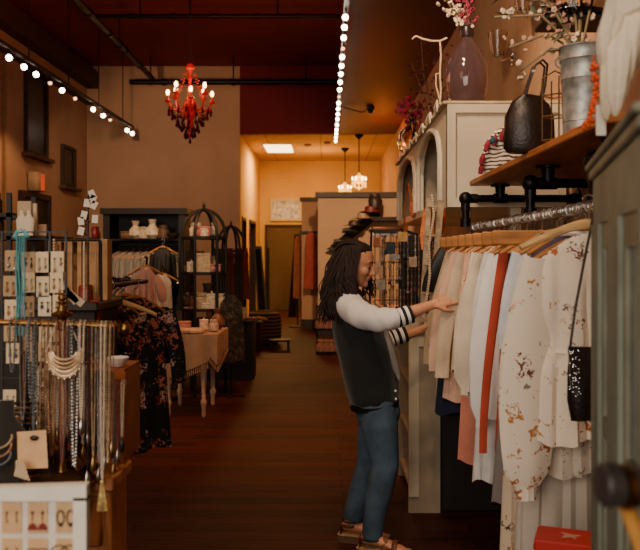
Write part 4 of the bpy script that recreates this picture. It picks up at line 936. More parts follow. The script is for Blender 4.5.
# hair
h=MB()
cap=[]
for z,xf,xb,hw in [(.122,-.0,-.05,.02),(.118,.03,-.08,.05),(.104,.056,-.1,.072),(.085,.066,-.112,.083),(.06,.05,-.12,.089),(.03,.018,-.124,.091),(-.01,.0,-.125,.091),(-.05,-.008,-.12,.088),(-.09,-.015,-.112,.084),(-.13,-.03,-.11,.08)]:
    ring=[]
    for j in range(30):
        a=2*PI*j/30; cx=(xf+xb)/2; rx=(xf-xb)/2; ring.append(H_(cx+rx*math.cos(a)*(1+.015*math.sin(9*a)),hw*math.sin(a)*(1+.02*math.sin(11*a)),z))
    cap.append(ring)
h.rings(cap)
h.loft([H_(-.05,0,-.03),P(345,283,4.2),P(341,297,4.18),P(335,309,4.18),P(332,320,4.18)],[(.085,.075),(.1,.08),(.105,.075),(.09,.06),(.05,.035)],28,side=(0,1,0),fold=lambda i,a:1+.05*math.sin(8*a+i)+.03*math.sin(15*a-i))
h_o=h.build('hair',M['hair'],wm,subsurf=1)
R=random.Random(3); st=MB()
def lock(start,end,bulge,r,amp=.012,n=16):
    s0=Vector(start);e0=Vector(end);ph=R.uniform(0,6); pts=[]; rad=[]
    for k in range(n+1):
        u=k/n; p=s0.lerp(e0,u)+Vector(bulge)*math.sin(PI*u*.8)
        p+=Vector((math.sin(u*15+ph),math.cos(u*12+ph),.3*math.sin(u*9)))*amp*u
        pts.append(p); rad.append((r*(1-.5*u)*(1 if k else .5),r*.45*(1-.5*u)*(1 if k else .5)))
    rad[-1]=(.001,.001)
    st.loft(pts,rad,6)
for k in range(300):
    a=R.uniform(-1,1); th=PI+a*1.6; hw=.086; s_=H_(-.035+.085*math.cos(th),hw*math.sin(th),.085-.05*R.random())
    near=math.sin(th)<0
    ex=R.uniform(322,350); ey=R.uniform(300,328); eY=4.11 if near else 4.27
    if abs(a)>.85: ex=R.uniform(346,358); ey=R.uniform(290,304)
    e_=P(ex,ey,eY+R.uniform(-.03,.03))
    lock(s_,e_,(-.026 if abs(a)<.8 else -.012,-.03 if near else .03,.02),R.uniform(.006,.011),.011)
for k in range(70):   # locks framing the face
    near=k%3>0
    s_=H_(.02-.06*R.random(),(-.068 if near else .07),.09-.05*R.random())
    e_=P(R.uniform(349,359),R.uniform(284,303),4.08) if near else P(R.uniform(364,377),R.uniform(286,301),4.3)
    lock(s_,e_,(-.02 if near else .0,-.026 if near else .02,-.0),R.uniform(.005,.009),.009)
for k in range(60):   # strands combed back from the parting
    y=R.uniform(-.075,.075); pts=[]
    for q in range(9):
        u=q/8; an=.5+u*2.3; pts.append(H_(-.028+.093*math.cos(an),y*(.35+.75*math.sin(min(PI/2,an*.7))),.008+.112*math.sin(an)*(1-.18*abs(y)/.075)))
    st.loft(pts,[(.007,.0025)]*8+[(.001,.001)],6)
st.build('hair_locks',M['hair'],h_o)
# jacket
j=MB()
jw=[(P(350,297,4.24),.07,.07),(P(351,303,4.24),.165,.095),(P(353,315,4.24),.195,.12),(P(358,330,4.24),.195,.14),(P(365,345,4.24),.19,.152),(P(369,365,4.24),.185,.15),(P(372,385,4.24),.18,.143),(P(373.5,397,4.24),.175,.133),(P(374,404,4.24),.178,.133)]
pts=[q[0] for q in jw]; rad=[(q[1],q[2]) for q in jw]
j.loft(pts,rad,40,side=(0,1,0),fold=lambda i,a:1+.025*math.sin(7*a+i*.7)*(i/8)+.012*math.sin(13*a-i))
jk=j.build('jacket',M['vest'],wm,subsurf=1)
MB().loft([P(374,402,4.24),P(374.5,406.5,4.24)],[(.18,.135),(.174,.13)],36,side=(0,1,0)).build('hem_band',M['black'],jk)
MB().loft([P(349,292,4.24),P(350.5,299,4.24)],[(.07,.062),(.085,.075)],24,side=(0,1,0)).build('collar',M['black'],jk)
# shirt strip visible in the open front
R2=MB(); pl=[(385,330),(388,342),(392,355),(396,368),(399,379)]
def fr(px,py,dY): return P(px,py,4.13+dY)
R2.loft([fr(x,y,0) for x,y in pl],[(.012,.014),(.018,.016),(.02,.018),(.02,.016),(.008,.01)],10,side=(1,0,0)); R2.build('shirt',mat('8e8880',.9,bump=.2),wm)
for x,y in ((396.5,391),(397,399)): MB().ball(P(x-1,y,4.12),.0068,10,6).build('snap_button',M['white'],jk)
# near sleeve + far sleeve
def sleeve(pts,rad,nm='sleeve'):
    P2=[];R3=[];K=5
    for i in range(len(pts)-1):
        for k in range(K): u=k/K; P2.append(Vector(pts[i]).lerp(Vector(pts[i+1]),u)); R3.append(rad[i]+(rad[i+1]-rad[i])*u)
    P2.append(Vector(pts[-1])); R3.append(rad[-1])
    for _ in range(4): P2=[P2[0]]+[(P2[i-1]+P2[i]*2+P2[i+1])/4 for i in range(1,len(P2)-1)]+[P2[-1]]
    return MB().loft(P2,R3,26,side=(0,0,1),fold=lambda i,a:1+.05*math.sin(i*1.35+2.2*math.sin(a+1))+.03*math.sin(3*a+i*.7)+.02*math.sin(i*2.3-5*a)).build(nm,M['sleeve'],jk,subsurf=1)
sleeve([P(345,300,4.18),P(349,306,4.09),P(360,315,4.0),P(376,320,3.94),P(389,319,3.93),P(399,318,3.94)],[.055,.073,.07,.062,.056,.047])
sleeve([P(354,306,4.33),P(360,315,4.42),P(372,334,4.46),P(383,342,4.46),P(393,338.5,4.47)],[.055,.07,.064,.054,.045])
bk_=mat('1c1c1c',.9,bump=.3,bscale=200)
def cuff(a,b_,r):
    a=Vector(a);b_=Vector(b_)
    cols_=[bk_,M['white'],bk_,M['white'],bk_]; 
    for k in range(5):
        u0,u1=k/5,(k+1)/5; q0=a.lerp(b_,u0);q1=a.lerp(b_,u1)
        MB().loft([q0,q0.lerp(q1,.5),q1],[r,r*1.02,r],22).build('cuff_stripe',cols_[k],jk)
cuff(P(396.5,318.6,3.935),P(411.5,313.6,3.945),.046)
cuff(P(391,339,4.47),P(406.5,334,4.48),.044)
# jeans
jl=lambda hp,kn_,an,hem:[hp+Vector((0,0,.04)),hp,hp.lerp(kn_,.35),hp.lerp(kn_,.7),kn_,kn_.lerp(an,.25),kn_.lerp(an,.55),kn_.lerp(an,.85),hem]
jb=MB()
def wr(i,a): return 1+.02*math.sin(i*2.1+3*a)+.012*math.sin(7*a+i)
jb.loft([P(373,385,4.24),P(375,395,4.24),P(377,404,4.24),P(378,414,4.24),P(379,422,4.24)],[(.13,.1),(.14,.105),(.155,.115),(.165,.12),(.15,.105)],30,side=(0,1,0))
hR=P(371.8,538,4.12); hL=P(352.5,520,4.32)
for hp,kn_,an,hem in ((hipR,kR,aR,hR),(hipL,kL,aL,hL)):
    jb.loft(jl(hp+Vector((0,0,-.03)),kn_,an,hem),[.075,.088,.095,.084,.073,.069,.063,.056,.053],24,side=(0,1,0),fold=wr)
jn=jb.build('jeans',M['denim'],wm,remesh=.006,smo=3)
for q in (hR,hL): MB().torus(q,.052,.004,26,6).build('frayed_hem',mat('141c28',.9,bump=.3),jn)
MB().loft([P(386,408,4.10),P(392,440,4.06),P(389,462,4.05)],[.002,.002,.002],6).build('side_seam',mat('28405a',.9),jn)
# sandals
LB=mat('6e3a20',.5,var=.25,scale=20); SO=mat('5a4030',.6,var=.2)
for an,d in ((aR,footR),(aL,footL)):
    d=Vector(d).normalized(); s=Vector((-d.y,d.x,0)); z0=-O.z  # floor
    prof=[(-.075,.026),(-.05,.034),(.0,.034),(.06,.038),(.12,.047),(.17,.044),(.205,.026)]
    top=[]; 
    poly=[an+d*x+s*w_ for x,w_ in prof]+[an+d*x-s*w_ for x,w_ in reversed(prof)]
    base=an.z-.083
    sd=MB().prism([Vector((p.x,p.y,.002)) for p in poly],(0,0,base-.002)).build('sandal_sole',SO,wm)
    MB().prism([Vector((p.x,p.y,base)) for p in poly],(0,0,.006)).build('footbed',mat('b08a62',.7),sd)
    def strap(pts): MB().loft(pts,[(.014,.003)]*len(pts),8,side=d).build('strap',LB,sd)
    for x,hh,w_ in ((.125,.045,.045),(.075,.06,.04)):
        strap([an+d*x+s*(w_*math.cos(a))+Vector((0,0,base-an.z+.004+hh*math.sin(a))) for a in [PI*k/10 for k in range(11)]])
    MB().loft([an+d*(.05*math.cos(a)-.012)+s*(.037*math.sin(a))+Vector((0,0,-.03)) for a in [2*PI*k/16 for k in range(17)]],[(.009,.003)]*17,8,side=(0,0,1)).build('ankle_strap',LB,sd)
    MB().loft([an-d*.055+s*(.03*math.sin(a))*1+Vector((0,0,-.075+.03*(1-abs(math.sin(a))))) -d*.008*math.cos(a) for a in [-PI/2+PI*k/8 for k in range(9)]],[(.02,.003)]*9,8,side=(0,0,1)).build('heel_cup',LB,sd)
# ------------------------------------------------------------------ left of the aisle
RR=random.Random(11)
def ring_pts(a,b,drop,n=14,sag=.9,tw=0):
    """a loop hanging from a to b with its lowest point drop below"""
    a=Vector(a);b=Vector(b); out=[]
    for k in range(n+1):
        u=k/n; p=a.lerp(b,u); w_=math.sin(PI*u)**(.35); p=p+Vector((0,-.008*w_,-drop*(1-abs(2*u-1)**2.6))); out.append(p)
    return out
# display table under the jewellery
dt=thing('display_table','dark wooden display table under the jewellery stands at lower left','table',(-.98,2.35,0))
TZ=.93
MB().cbox(-1.6,-.665,1.9,2.66,TZ-.035,TZ,.008).build('table_top',M['redwood'],dt,world=True,smooth=False)
for x in (-1.56,-.73):
    for y in (1.94,2.58): MB().box(x,x+.05,y,y+.05,0,TZ-.035).build('leg',M['darkwood'],dt,world=True,smooth=False)
MB().cbox(-.72,-.595,2.225,2.44,TZ-.034,TZ,.004).cbox(-1.54,-.605,2.24,2.42,.62,TZ-.034,.006).build('table_body',mat('c07c48',.6,var=.2,scale=6),dt,world=True,smooth=False)
MB().box(-1.55,-.7,1.98,2.62,.4,.43).build('lower_shelf',M['darkwood'],dt,world=True,smooth=False)
dr=MB().cbox(-1.0,-.63,2.225,2.25,.74,TZ-.05,.006).build('drawer',M['redwood'],dt,world=True,smooth=False)
MB().ball((-.68,2.218,.82),.012).build('knob',M['brass'],dr,world=True)
t=thing('basket','low wooden box of rolled zebra scarves beneath the jewellery table','box',(-.86,2.3,.43))
MB().box(-.16,.13,-.2,.2,0,.02).box(-.16,.13,-.2,-.18,.02,.1).box(-.16,.13,.18,.2,.02,.1).box(-.16,-.14,-.18,.18,.02,.1).box(.11,.13,-.18,.18,.02,.1).build('box_body',M['crate'],t,smooth=False)
for k in range(3): solo('rolled_scarf',MB().loft([(-.98+k*.09,2.16,.5+.03*(k%2)),(-.98+k*.09,2.3,.5+.03*(k%2)),(-.98+k*.09,2.42,.5+.03*(k%2))],[.04,.045,.04],14),striped('d0c4b0','2c2622',20,'DIAGONAL',.5,dist=5),'black and cream rolled scarf, %s from the left in the low box'%ORD[k],'scarf')

# white framed earring board in front
fb=thing('earring_board','white wooden framed board of earring cards at the lower left corner','display board',W(30,600,1.52))
o=fb.location.copy(); YB_=1.52
def Q(px,py,dy=0): return W(px,py,YB_)+Vector((0,dy,0))-o
def slab(m,x0,y0,x1,y1,d0,d1,tl=0):
    s_=(lambda x: (x-0)*tl)
    m.hexa([Q(x0,y1,d0),Q(x1,y1,d0),Q(x1,y1,d1),Q(x0,y1,d1),Q(x0,y0-s_(x0),d0),Q(x1,y0-s_(x1),d0),Q(x1,y0-s_(x1),d1),Q(x0,y0-s_(x0),d1)])
m=MB(); slab(m,-45,486,88,499,-.012,.012,.03); slab(m,75,496,88,640,-.012,.012); slab(m,-45,499,-33,640,-.012,.012); slab(m,-33,600,75,612,-.012,.012)
m.build('frame',mat('ddd8cc',.6,var=.06,scale=20),fb,smooth=False)
m=MB(); slab(m,-33,499,75,600,.0,.006); m.build('backing',mat('d6d0c4',.8,var=.05,scale=12),fb,smooth=False)
m=MB(); slab(m,-40,600,-33,640,.1,.11); m.build('easel_foot',M['darkwood'],fb,smooth=False)
# it stands on a low crate
cr=thing('wooden_crate','wooden crate holding up the white earring board','crate',(-.56,1.52,0))
zt=W(0,612,YB_).z
MB().box(-.2,.1,-.1,.14,0,zt-.0).build('crate_body',M['crate'],cr,smooth=False)
m=MB()
for k in range(4): m.box(-.21,.11,-.112,-.1,.05+k*zt/4,.05+k*zt/4+.1)
m.build('slats',M['crate'],cr,smooth=False)
kinds=['gold bar','red tassel','black teardrop','gold fringe','bronze hoop','silver hoop']
def tor(px,py,R,r,m,sc=(1,1)): m.torus(Q(px,py,-.006),R,r,18,5,axis=(0,-1,0),sc=sc)
specs=[(0,0,'gold branch'),(1,0,'red fan'),(2,0,'black teardrop'),(0,1,'small gold'),(1,1,'bronze hoop'),(2,1,'large dark hoop'),(-1,0,'plain stud'),(-1,1,'pearl stud')]
for c,r_,k in specs:
    x0=[-26,2,28,56][c+1]; y0=[502,538][r_]
    t=thing('earring_card','kraft earring card with %s earrings in the white framed board'%k,'earrings',W(x0+9,y0+31,YB_-.002)); oo=Vector(t.location)
    q=lambda px,py,dy=-.004: W(px,py,YB_)+Vector((0,dy,0))-oo
    MB().hexa([q(x0,y0+31,-.002),q(x0+20,y0+31,-.002),q(x0+20,y0+31,-.0),q(x0,y0+31,-.0),q(x0,y0,-.002),q(x0+20,y0,-.002),q(x0+20,y0,0),q(x0,y0,0)]).build('card',M['kraft'],t,smooth=False)
    for s_ in (5,15):
        m=MB(); cx,cy=x0+s_,y0+10
        if k in('red fan',):
            m.ball(q(cx,cy),.003,6,5).tube([q(cx,cy),q(cx,cy+9)],.0007,4); mt=M['gold']
            m2=MB(); m2.prism([q(cx-5,cy+17),q(cx+5,cy+17),q(cx+3,cy+12),q(cx,cy+10),q(cx-3,cy+12)],(0,-.002,0)); e_=m.build('earring',mat('5e1a18',.5),t); m2.build('fan',mat('7a1c1c',.6),e_); continue
        elif k=='black teardrop': m.torus(q(cx,cy+5),.011,.0012,18,5,axis=(0,-1,0),sc=(.62,1.25)); m.ball(q(cx,cy+12),.004,6,5); mt=mat('2c2a2a',.35,.6)
        elif k=='bronze hoop': m.torus(q(cx,cy+8),.0155,.0011,20,5,axis=(0,-1,0)); mt=mat('5a4434',.35,.8)
        elif k=='large dark hoop': m.torus(q(cx-1,cy+6),.018,.0012,20,5,axis=(0,-1,0)); mt=mat('4a3a30',.35,.8)
        else:
            m.ball(q(cx,cy),.0028,6,5).tube([q(cx,cy),q(cx,cy+6),q(cx+1,cy+9)],.0007,4); m.ball(q(cx,cy+9),.0022,6,5); mt=M['gold']
        m.build('earring',mt,t)

# brass T-bar with necklaces
tb=thing('necklace_stand','brass T-bar necklace stand with ball ends and pawn shaped finial','jewellery stand',(W(62,323,2.2).x,2.2,TZ))
o=Vector(tb.location)
a=W(-40,321,2.2)-o; b_=W(114,326,2.2)-o
MB().cyl(a,b_,.0088,12).build('cross_bar',M['brass'],tb)
c0=W(125,328.5,2.2)-o; MB().ball(c0,.0145,16,12).lathe([(.008,0),(.011,.003),(.006,.008),(.009,.014)],W(114,326,2.2)-o,14,axis=(1,0,-.04)).build('ball_end',M['brass'],tb)
hz=W(62,323,2.2).z-TZ
MB().lathe([(.09,0),(.092,.008),(.05,.018),(.014,.03),(.009,.06),(.009,hz-.02),(.016,hz-.015),(.016,hz+.01),(.012,hz+.014),(.028,hz+.02),(.03,hz+.026),(.014,hz+.034),(.009,hz+.05),(.015,hz+.056),(.008,hz+.06),(.012,hz+.068),(.009,hz+.077),(.001,hz+.082)],n=20).build('post',M['brass'],tb)
BZ=W(60,323,2.2).z
def necklace(label,px0,px1,pyb,m_,r,bead=True,Y=2.185,top=None,pend=None,group=None,gap=2.1,nm='necklace'):
    yt=top if top else 322+ (px0/114)*4
    A=W(px0,yt,Y);B=W(px1,yt,Y); drop=A.z-W(px0,pyb,Y).z
    t=thing(nm,label,'necklace',A,group=group)
    P_=ring_pts(A,B,drop,18); arch=[A+Vector((0,.0,.0)),(A+B)/2+Vector((0,.012,.012)),B]
    pts=[Vector(p)-A for p in P_]; m=MB(); seg=[(pts[i+1]-pts[i]).length for i in range(len(pts)-1)]; T=sum(seg); d=0; n=0
    if bead:
        step=r*gap
        while d<T and n<260:
            q=d;i=0
            while i<len(seg)-1 and q>seg[i]: q-=seg[i]; i+=1
            m.ball(pts[i].lerp(pts[i+1],min(1,q/max(seg[i],1e-6))),r*(1 if n%5 else 1.15),6,4); d+=step; n+=1
        m.tube(pts,r*.35,4)
    else: m.tube(pts,r,5)
    m.tube([pts[0],pts[0]+Vector((0,.008,.012)),pts[0]+Vector((0,.024,.008)),pts[0]+Vector((0,.028,-.012))],max(.0012,r*.4),5)
    m.tube([pts[-1],pts[-1]+Vector((0,.008,.012)),pts[-1]+Vector((0,.024,.008)),pts[-1]+Vector((0,.028,-.012))],max(.0012,r*.4),5)
    m.build('strand',m_,t)
    low=(pts[9])
    if pend=='tassel':
        MB().ball(low+Vector((0,0,-.008)),.006,8,6).loft([low+Vector((0,0,-.01)),low+Vector((0,0,-.03)),low+Vector((0,0,-.085))],[(.004,.004),(.008,.007),(.016,.01)],14,fold=lambda i,a:1+.2*math.sin(6*a)).build('tassel_pendant',mat('c9b070',.7,var=.3,scale=80),t)
    elif pend: 
        mm=M['silver'] if pend=='silver' else M['gold'] if pend=='gold' else mat('26221f',.25)
        MB().lathe([(.001,-.05),(.007,-.038),(.009,-.024),(.004,-.006),(.001,0)],low,10).build('pendant',mm,t)
    return t
pearl=mat('b8a894',.3,var=.1); silverb=mat('8f8c88',.3,.7,var=.3,scale=90); goldb=mat('9a8262',.4,.45,var=.3,scale=60); darkb=mat('26211f',.3,var=.2); copper=mat('8a6248',.4,.4,var=.3,scale=60); slate=mat('52585c',.35,var=.3,scale=60); ruby=mat('6a2420',.3,var=.3,scale=60)
N_=[('short slate bead necklace at the far left of the brass bar',10,16,372,slate,.0035,True,None),
 ('long silver chain necklace with dark pendant beside the teal beads',20,27,420,silverb,.0018,False,'dark'),
 ('grey stone bead necklace hanging fourth from the left on the brass bar',29,35,398,slate,.0045,True,None),
 ('fine gold chain with small gold drop pendant left of the bib necklace',37,42,434,goldb,.0015,False,'gold'),
 ('short copper bead strand behind the bib necklace, left half',48,57,455,copper,.0035,True,None),
 ('twisted ruby and gold bead strand below the bib necklace',60,66,462,ruby,.003,True,None),
 ('cream seed bead strand hanging from the centre of the brass bar',63,67,440,pearl,.0028,True,None),
 ('thick pewter bead rope right of the bib necklace, falling lowest',72,79,466,silverb,.0045,True,None),
 ('white and grey bead necklace just right of the bib necklace',80,84,418,pearl,.0035,True,'silver'),
 ('fine dark chain with a long silver bar pendant',86,90,470,darkb,.0016,False,'silver'),
 ('gold link chain necklace between dark chain and pearl strand',92,96,455,goldb,.0022,True,'gold'),
 ('long off-white pearl strand with cream tassel, near the bar end',101,105,478,pearl,.0036,True,'tassel'),
 ('gold and coral bead strand beside the tassel necklace',107,110,462,goldb,.0032,True,None),
 ('thin bronze chain necklace outermost on the brass bar',111,114,440,copper,.0014,False,'gold')]
for i,(lb,x0,x1,yb,mm,r,bd,pe) in enumerate(N_): necklace(lb,x0,x1,yb,mm,r,bd,Y=2.182-.006*(i%3),pend=pe)
# extra fine ones that crowd the bar
for k in range(9):
    px=[24,33,45,53,70,76,88,98,104][k]; cn=['bronze','grey','copper','gold','silver','black','brown','silver','gold'][k]
    necklace('slim %s chain crowded on the brass bar, %s from its left end'%(cn,ORD[k]),px,px+3,[410,440,388,448,430,452,436,466,430][k],{'bronze':copper,'grey':slate,'copper':copper,'gold':goldb,'silver':silverb,'black':darkb,'brown':ruby}[cn],.0026,True,Y=2.2+.0*k,pend=[None,'gold',None,'dark',None,'gold',None,'silver',None][k])
# bib necklace
bn=thing('bib_necklace','pale gold layered crescent bib necklace with hanging stones','necklace',W(64,376,2.165)); o=Vector(bn.location)
m=MB()
for L in range(5):
    y=L; pts=[]
    for k in range(15):
        u=k/14; an=PI*(1-u); pts.append(W(64.5+(18-L*1.5)*math.cos(an)*-1*-1,352+ (24.5-L*4.2)*math.sin(an),2.165-.003*L)-o)
    m.loft(pts,[(.002+.0038*math.sin(PI*k/14),.004) for k in range(15)],8)
m.build('crescent',mat('c8ab86',.4,.35,var=.2,scale=60),bn)
m=MB()
for k in range(9):
    an=PI*(.12+.76*k/8); m.ball(W(64.5+19*math.cos(an),353+26*math.sin(an),2.16)-o,.0042,7,5)
m.build('hanging_stone',M['silver'],bn)
for s_,x1,x0 in ((0,56,46.5),(1,69,82.5)):
    A=W(x0,352,2.165)-o;B=W(x1,322,2.19)-o; m=MB()
    for k in range(16): m.ball(A.lerp(B,k/15),.0021,5,4)
    m.tube([A,B],.001,4); m.build('chain',pearl,bn)

# wire grid rack of earring cards behind
er=thing('earring_rack','black wire grid rack of pale earring cards behind the brass bar','rack',(W(25,300,2.45).x,2.45,TZ)); o=Vector(er.location)
m=MB(); xs=[W(x,0,2.45).x-o.x for x in (-20,2,26,50,66)]
zt_=W(0,232,2.45).z-TZ
for x in xs: m.box(x-.003,x+.003,-.003,.003,0,zt_)
for k in range(8): z=zt_*(.1+.9*k/7); m.box(xs[0],xs[-1],-.004,.002,z-.002,z+.002)
m.box(xs[0],xs[-1],-.06,.06,0,.012); m.build('wire_grid',M['black'],er,smooth=False)
shades=['cdbb9a','b59c7c','d0c2a8','a48a6c']
sn=['cream','tan','ivory','sand']; ek=['silver drop','dark stud','gold hoop','bronze leaf','pearl','grey bead','amber']
idx=0
for r_ in range(8):
    for c in range(4):
        px=9+c*14+RR.uniform(-2,2)-(4 if c==0 else 0); py=250+r_*23.5+RR.uniform(-3,3)
        if RR.random()<.05: continue
        k=RR.randrange(4); e=ek[(r_*3+c)%7]
        t=thing('earring_card','%s earring card with %s earrings, %s row, %s across on the wire rack'%(sn[k],e,ORD[r_],ORD[c]),'earrings',W(px,py+20.5,2.435)); oo=Vector(t.location)
        MB().hexa([W(px,py+20.5,2.435)-oo,W(px+13,py+20.5,2.435)-oo,W(px+13,py+20.5,2.438)-oo,W(px,py+20.5,2.438)-oo,W(px,py,2.435)-oo,W(px+13,py,2.435)-oo,W(px+13,py,2.438)-oo,W(px,py,2.438)-oo]).build('card',mat(shades[k],.85,var=.06),t,smooth=False)
        for s_ in (3.5,9.5):
            m=MB(); q=W(px+s_,py+7,2.428)-oo; m.ball(q,.0035,6,5); L=RR.uniform(.008,.035)
            m.tube([q,q+Vector((0,0,-L))],.0009,4).ball(q+Vector((0,-.0,-L-.004)),.005,6,5,(.8,.5,1.5))
            m.build('earring',[silverb,darkb,goldb,copper,pearl,slate,mat('9a5a24',.3)][(r_*3+c)%7],t)
# teal bead necklace: several strands
tn=thing('bead_necklace','long multi-strand turquoise bead necklace hanging in front of the earring cards','necklace',W(20,234,2.38)); o=Vector(tn.location)
for k in range(4):
    m=MB(); x=16.5+k*2.6
    for j in range(62): m.ball(W(x+.5*math.sin(j*.2+k),236+j*1.62,2.38-.004*(k%2))-o,.0029,6,4)
    m.tube([W(x,236,2.38)-o,W(x,336,2.38)-o],.001,4); m.build('strand',M['teal'],tn)
MB().tube([W(14,238,2.38)-o,W(17,232,2.39)-o,W(24,231,2.39)-o,W(28,237,2.38)-o],.006,8).build('top_loop',M['teal'],tn)
MB().tube([W(21,232,2.39)-o,W(21,229,2.42)-o,Vector((W(21,229,2.45).x,2.45,W(0,232,2.45).z))-o],.002,5).build('hook',M['black'],tn)
# stand-up card with black stone and leaning kraft cards, bangles
t=thing('display_card','large cream jewellery card with black leaf stone leaning under the necklaces','card',W(32,468,2.12)); o=Vector(t.location)
MB().hexa([W(18,469,2.1)-o,W(48,468,2.1)-o,W(48,468,2.104)-o,W(18,469,2.104)-o,W(17,432,2.13)-o,W(46,430,2.13)-o,W(46,430,2.134)-o,W(17,432,2.134)-o]).build('card',M['kraft'],t,smooth=False)
MB().ball(W(34,438,2.118)-o,.009,10,6,(1.3,.4,.8)).build('stone',M['black'],t)
t=thing('display_card','small folded striped card leaning beside the large cream card','card',W(22,478,2.05)); o=Vector(t.location)
MB().hexa([W(14,476,2.04)-o,W(30,481,2.04)-o,W(30,481,2.044)-o,W(14,476,2.044)-o,W(16,460,2.07)-o,W(24,462,2.07)-o,W(24,462,2.074)-o,W(16,460,2.074)-o]).build('card',striped('d8c8a8','6a5240',60,'X'),t,smooth=False)
for k in range(5):
    solo('bangle',MB().torus(W(22+k*1.5,424-k*5,2.3)+Vector((0,0,0)),.035,.004,24,6,axis=(0,.3,1)),[goldb,copper,silverb,goldb,darkb][k],'%s bangle, %s from the top of the stack behind the necklaces'%(['brass','copper','silver','golden','black'][k],ORD[4-k]),'bangle')
bt=thing('bangle_stand','dark wooden bangle post standing behind the necklaces','stand',W(25,470,2.3)); bt.location.z=TZ
MB().lathe([(.05,0),(.05,.012),(.012,.018),(.012,.33),(.016,.34),(.0,.35)],n=16).build('post',M['darkwood'],bt)
# dark bust in the lower left
t=thing('necklace_bust','dark velvet necklace bust at the left edge below the brass bar','bust',W(2,470,2.15)); t.location.z=TZ
o=Vector(t.location)
MB().loft([(0,0,0),(0,0,.03),(0,0,.08),(0,.01,.15),(0,.02,.19),(0,.025,.23)],[(.05,.04),(.06,.045),(.065,.045),(.06,.035),(.025,.022),(.022,.02)],20,side=(1,0,0)).build('bust_form',mat('1e1a18',.9,sheen=.3),t)
for k in range(3):
    m=MB()
    for j in range(22):
        an=PI*j/21; m.ball((.045*math.cos(an),-.045-.004*k,.15-.035*math.sin(an)-k*.022),.004,6,4)
    m.build('bead_strand',[goldb,copper,slate][k],t)
# upright wooden jewellery cabinet
jc=thing('jewellery_cabinet','open reddish wooden jewellery box standing upright behind the necklaces','cabinet',W(100,478,2.5)); jc.location.z=TZ; o=Vector(jc.location)
x0,x1=W(72,0,2.42).x-o.x,W(126,0,2.42).x-o.x; zt2=W(0,371,2.42).z-TZ
MB().box(x1-.014,x1,-.1,.1,0,zt2).box(x0,x0+.012,-.1,.1,0,zt2).box(x0+.012,x1-.014,.088,.1,0,zt2).box(x0+.012,x1-.014,-.1,.088,0,.012).box(x0+.012,x1-.014,-.1,.088,zt2*.5,zt2*.5+.01).build('box_body',mat('a4623a',.5,var=.25,scale=8),jc,smooth=False)
MB().hexa([(x1-.055,-.1,0),(x1,-.11,0),(x1,-.1,.0),(x1-.055,-.09,0),(x1-.03,-.1,zt2),(x1+.006,-.11,zt2),(x1+.006,-.1,zt2),(x1-.03,-.09,zt2)]).build('front_post',mat('96552e',.5,var=.25,scale=8),jc,smooth=False)
bw=solo('bowl',MB().lathe([(.012,0),(.02,.002),(.034,.022),(.036,.03),(.033,.03),(.018,.006),(.0,.005)],W(117,380,2.45)),M['white'],'small white china bowl on top of the wooden jewellery box','bowl')
bw.location.z=TZ+zt2
MB().box(x0,x1,-.1,.1,zt2,zt2+.008).build('top_board',mat('8c4c28',.5,var=.25,scale=8),jc,smooth=False); bw.location.z+=.008
# charm clusters hanging in front of cabinet
for k in range(6):
    px=100+k*4.3; necklace('%s charm necklace on the jewellery box front, %s from the left'%(['silver','gold','copper','slate','ruby','pearl'][k],ORD[k]),px,px+2.5,[440,455,430,462,448,436][k],[silverb,goldb,copper,slate,ruby,pearl][k],.003,True,Y=2.3,top=384,pend=['gold','silver',None,'gold','silver','dark'][k],gap=2.4)

# wooden slatted crate standing on end + card tree + tins
zc=W(0,300,3.4).z
st2=thing('display_plinth','dark wooden plinth table behind the earring rack','table',(-1.1,3.35,0))
MB().cbox(-.3,.17,-.1,.3,zc-.04,zc,.008).build('table_top',M['darkwood'],st2,smooth=False)
MB().box(-.28,.15,-.08,.28,.05,zc-.04).build('plinth_body',M['dark'],st2,smooth=False)
c2=thing('wooden_crate','pale slatted wooden crate standing on end behind the brass finial','crate',(W(82,0,3.4).x,3.4,zc)); o=Vector(c2.location)
X=lambda px: W(px,0,3.4).x-o.x
zt3=W(0,239,3.4).z-zc; CD=.07
MB().box(X(60),X(107),.07,.08,0,zt3).box(X(105),X(107.5),0,.07,0,zt3).box(X(58),X(61),0,.07,0,zt3).box(X(61),X(105),0,.07,0,.012).box(X(61),X(105),0,.07,zt3-.012,zt3).build('crate_body',M['crate'],c2,smooth=False)
m=MB()
for a,b2 in ((65,73),(78,82),(90,99),(103,108)): m.box(X(a),X(b2),-.01,0,0,zt3)
m.build('slats',mat('b38a5e',.75,var=.2,scale=8),c2,smooth=False)
ct=thing('card_tree','black wire card tree holding small white tags above the crate','card holder',(W(88,0,3.45).x,3.45,zc+zt3)); o=Vector(ct.location)
m=MB().cyl((0,0,0),(0,0,W(0,195,3.45).z-o.z),.004,6); m.lathe([(.05,0),(.05,.006),(.005,.01)],(0,0,0),14)
cards=[(92,194),(87,203),(94,205),(93,199),(84,215),(81,221),(81,231),(95,219)]
for x,y in cards: m.tube([(0,0,W(0,y,3.45).z-o.z-.02),(W(x,0,3.45).x-o.x,-.01,W(0,y,3.45).z-o.z)],.002,5)
m.build('wire_tree',M['black'],ct)
for k,(x,y) in enumerate(cards):
    R_=Matrix.Rotation(RR.uniform(-.5,.5),3,'Y'); c_=W(x,y,3.42)
    solo('paper_tag',MB().obox(c_,R_@Vector((.013,0,0)),(0,.001,0),R_@Vector((0,0,.017))),M['paper'],'small white tag on the card tree, %s from the top'%ORD[k],'tag',smooth=False)
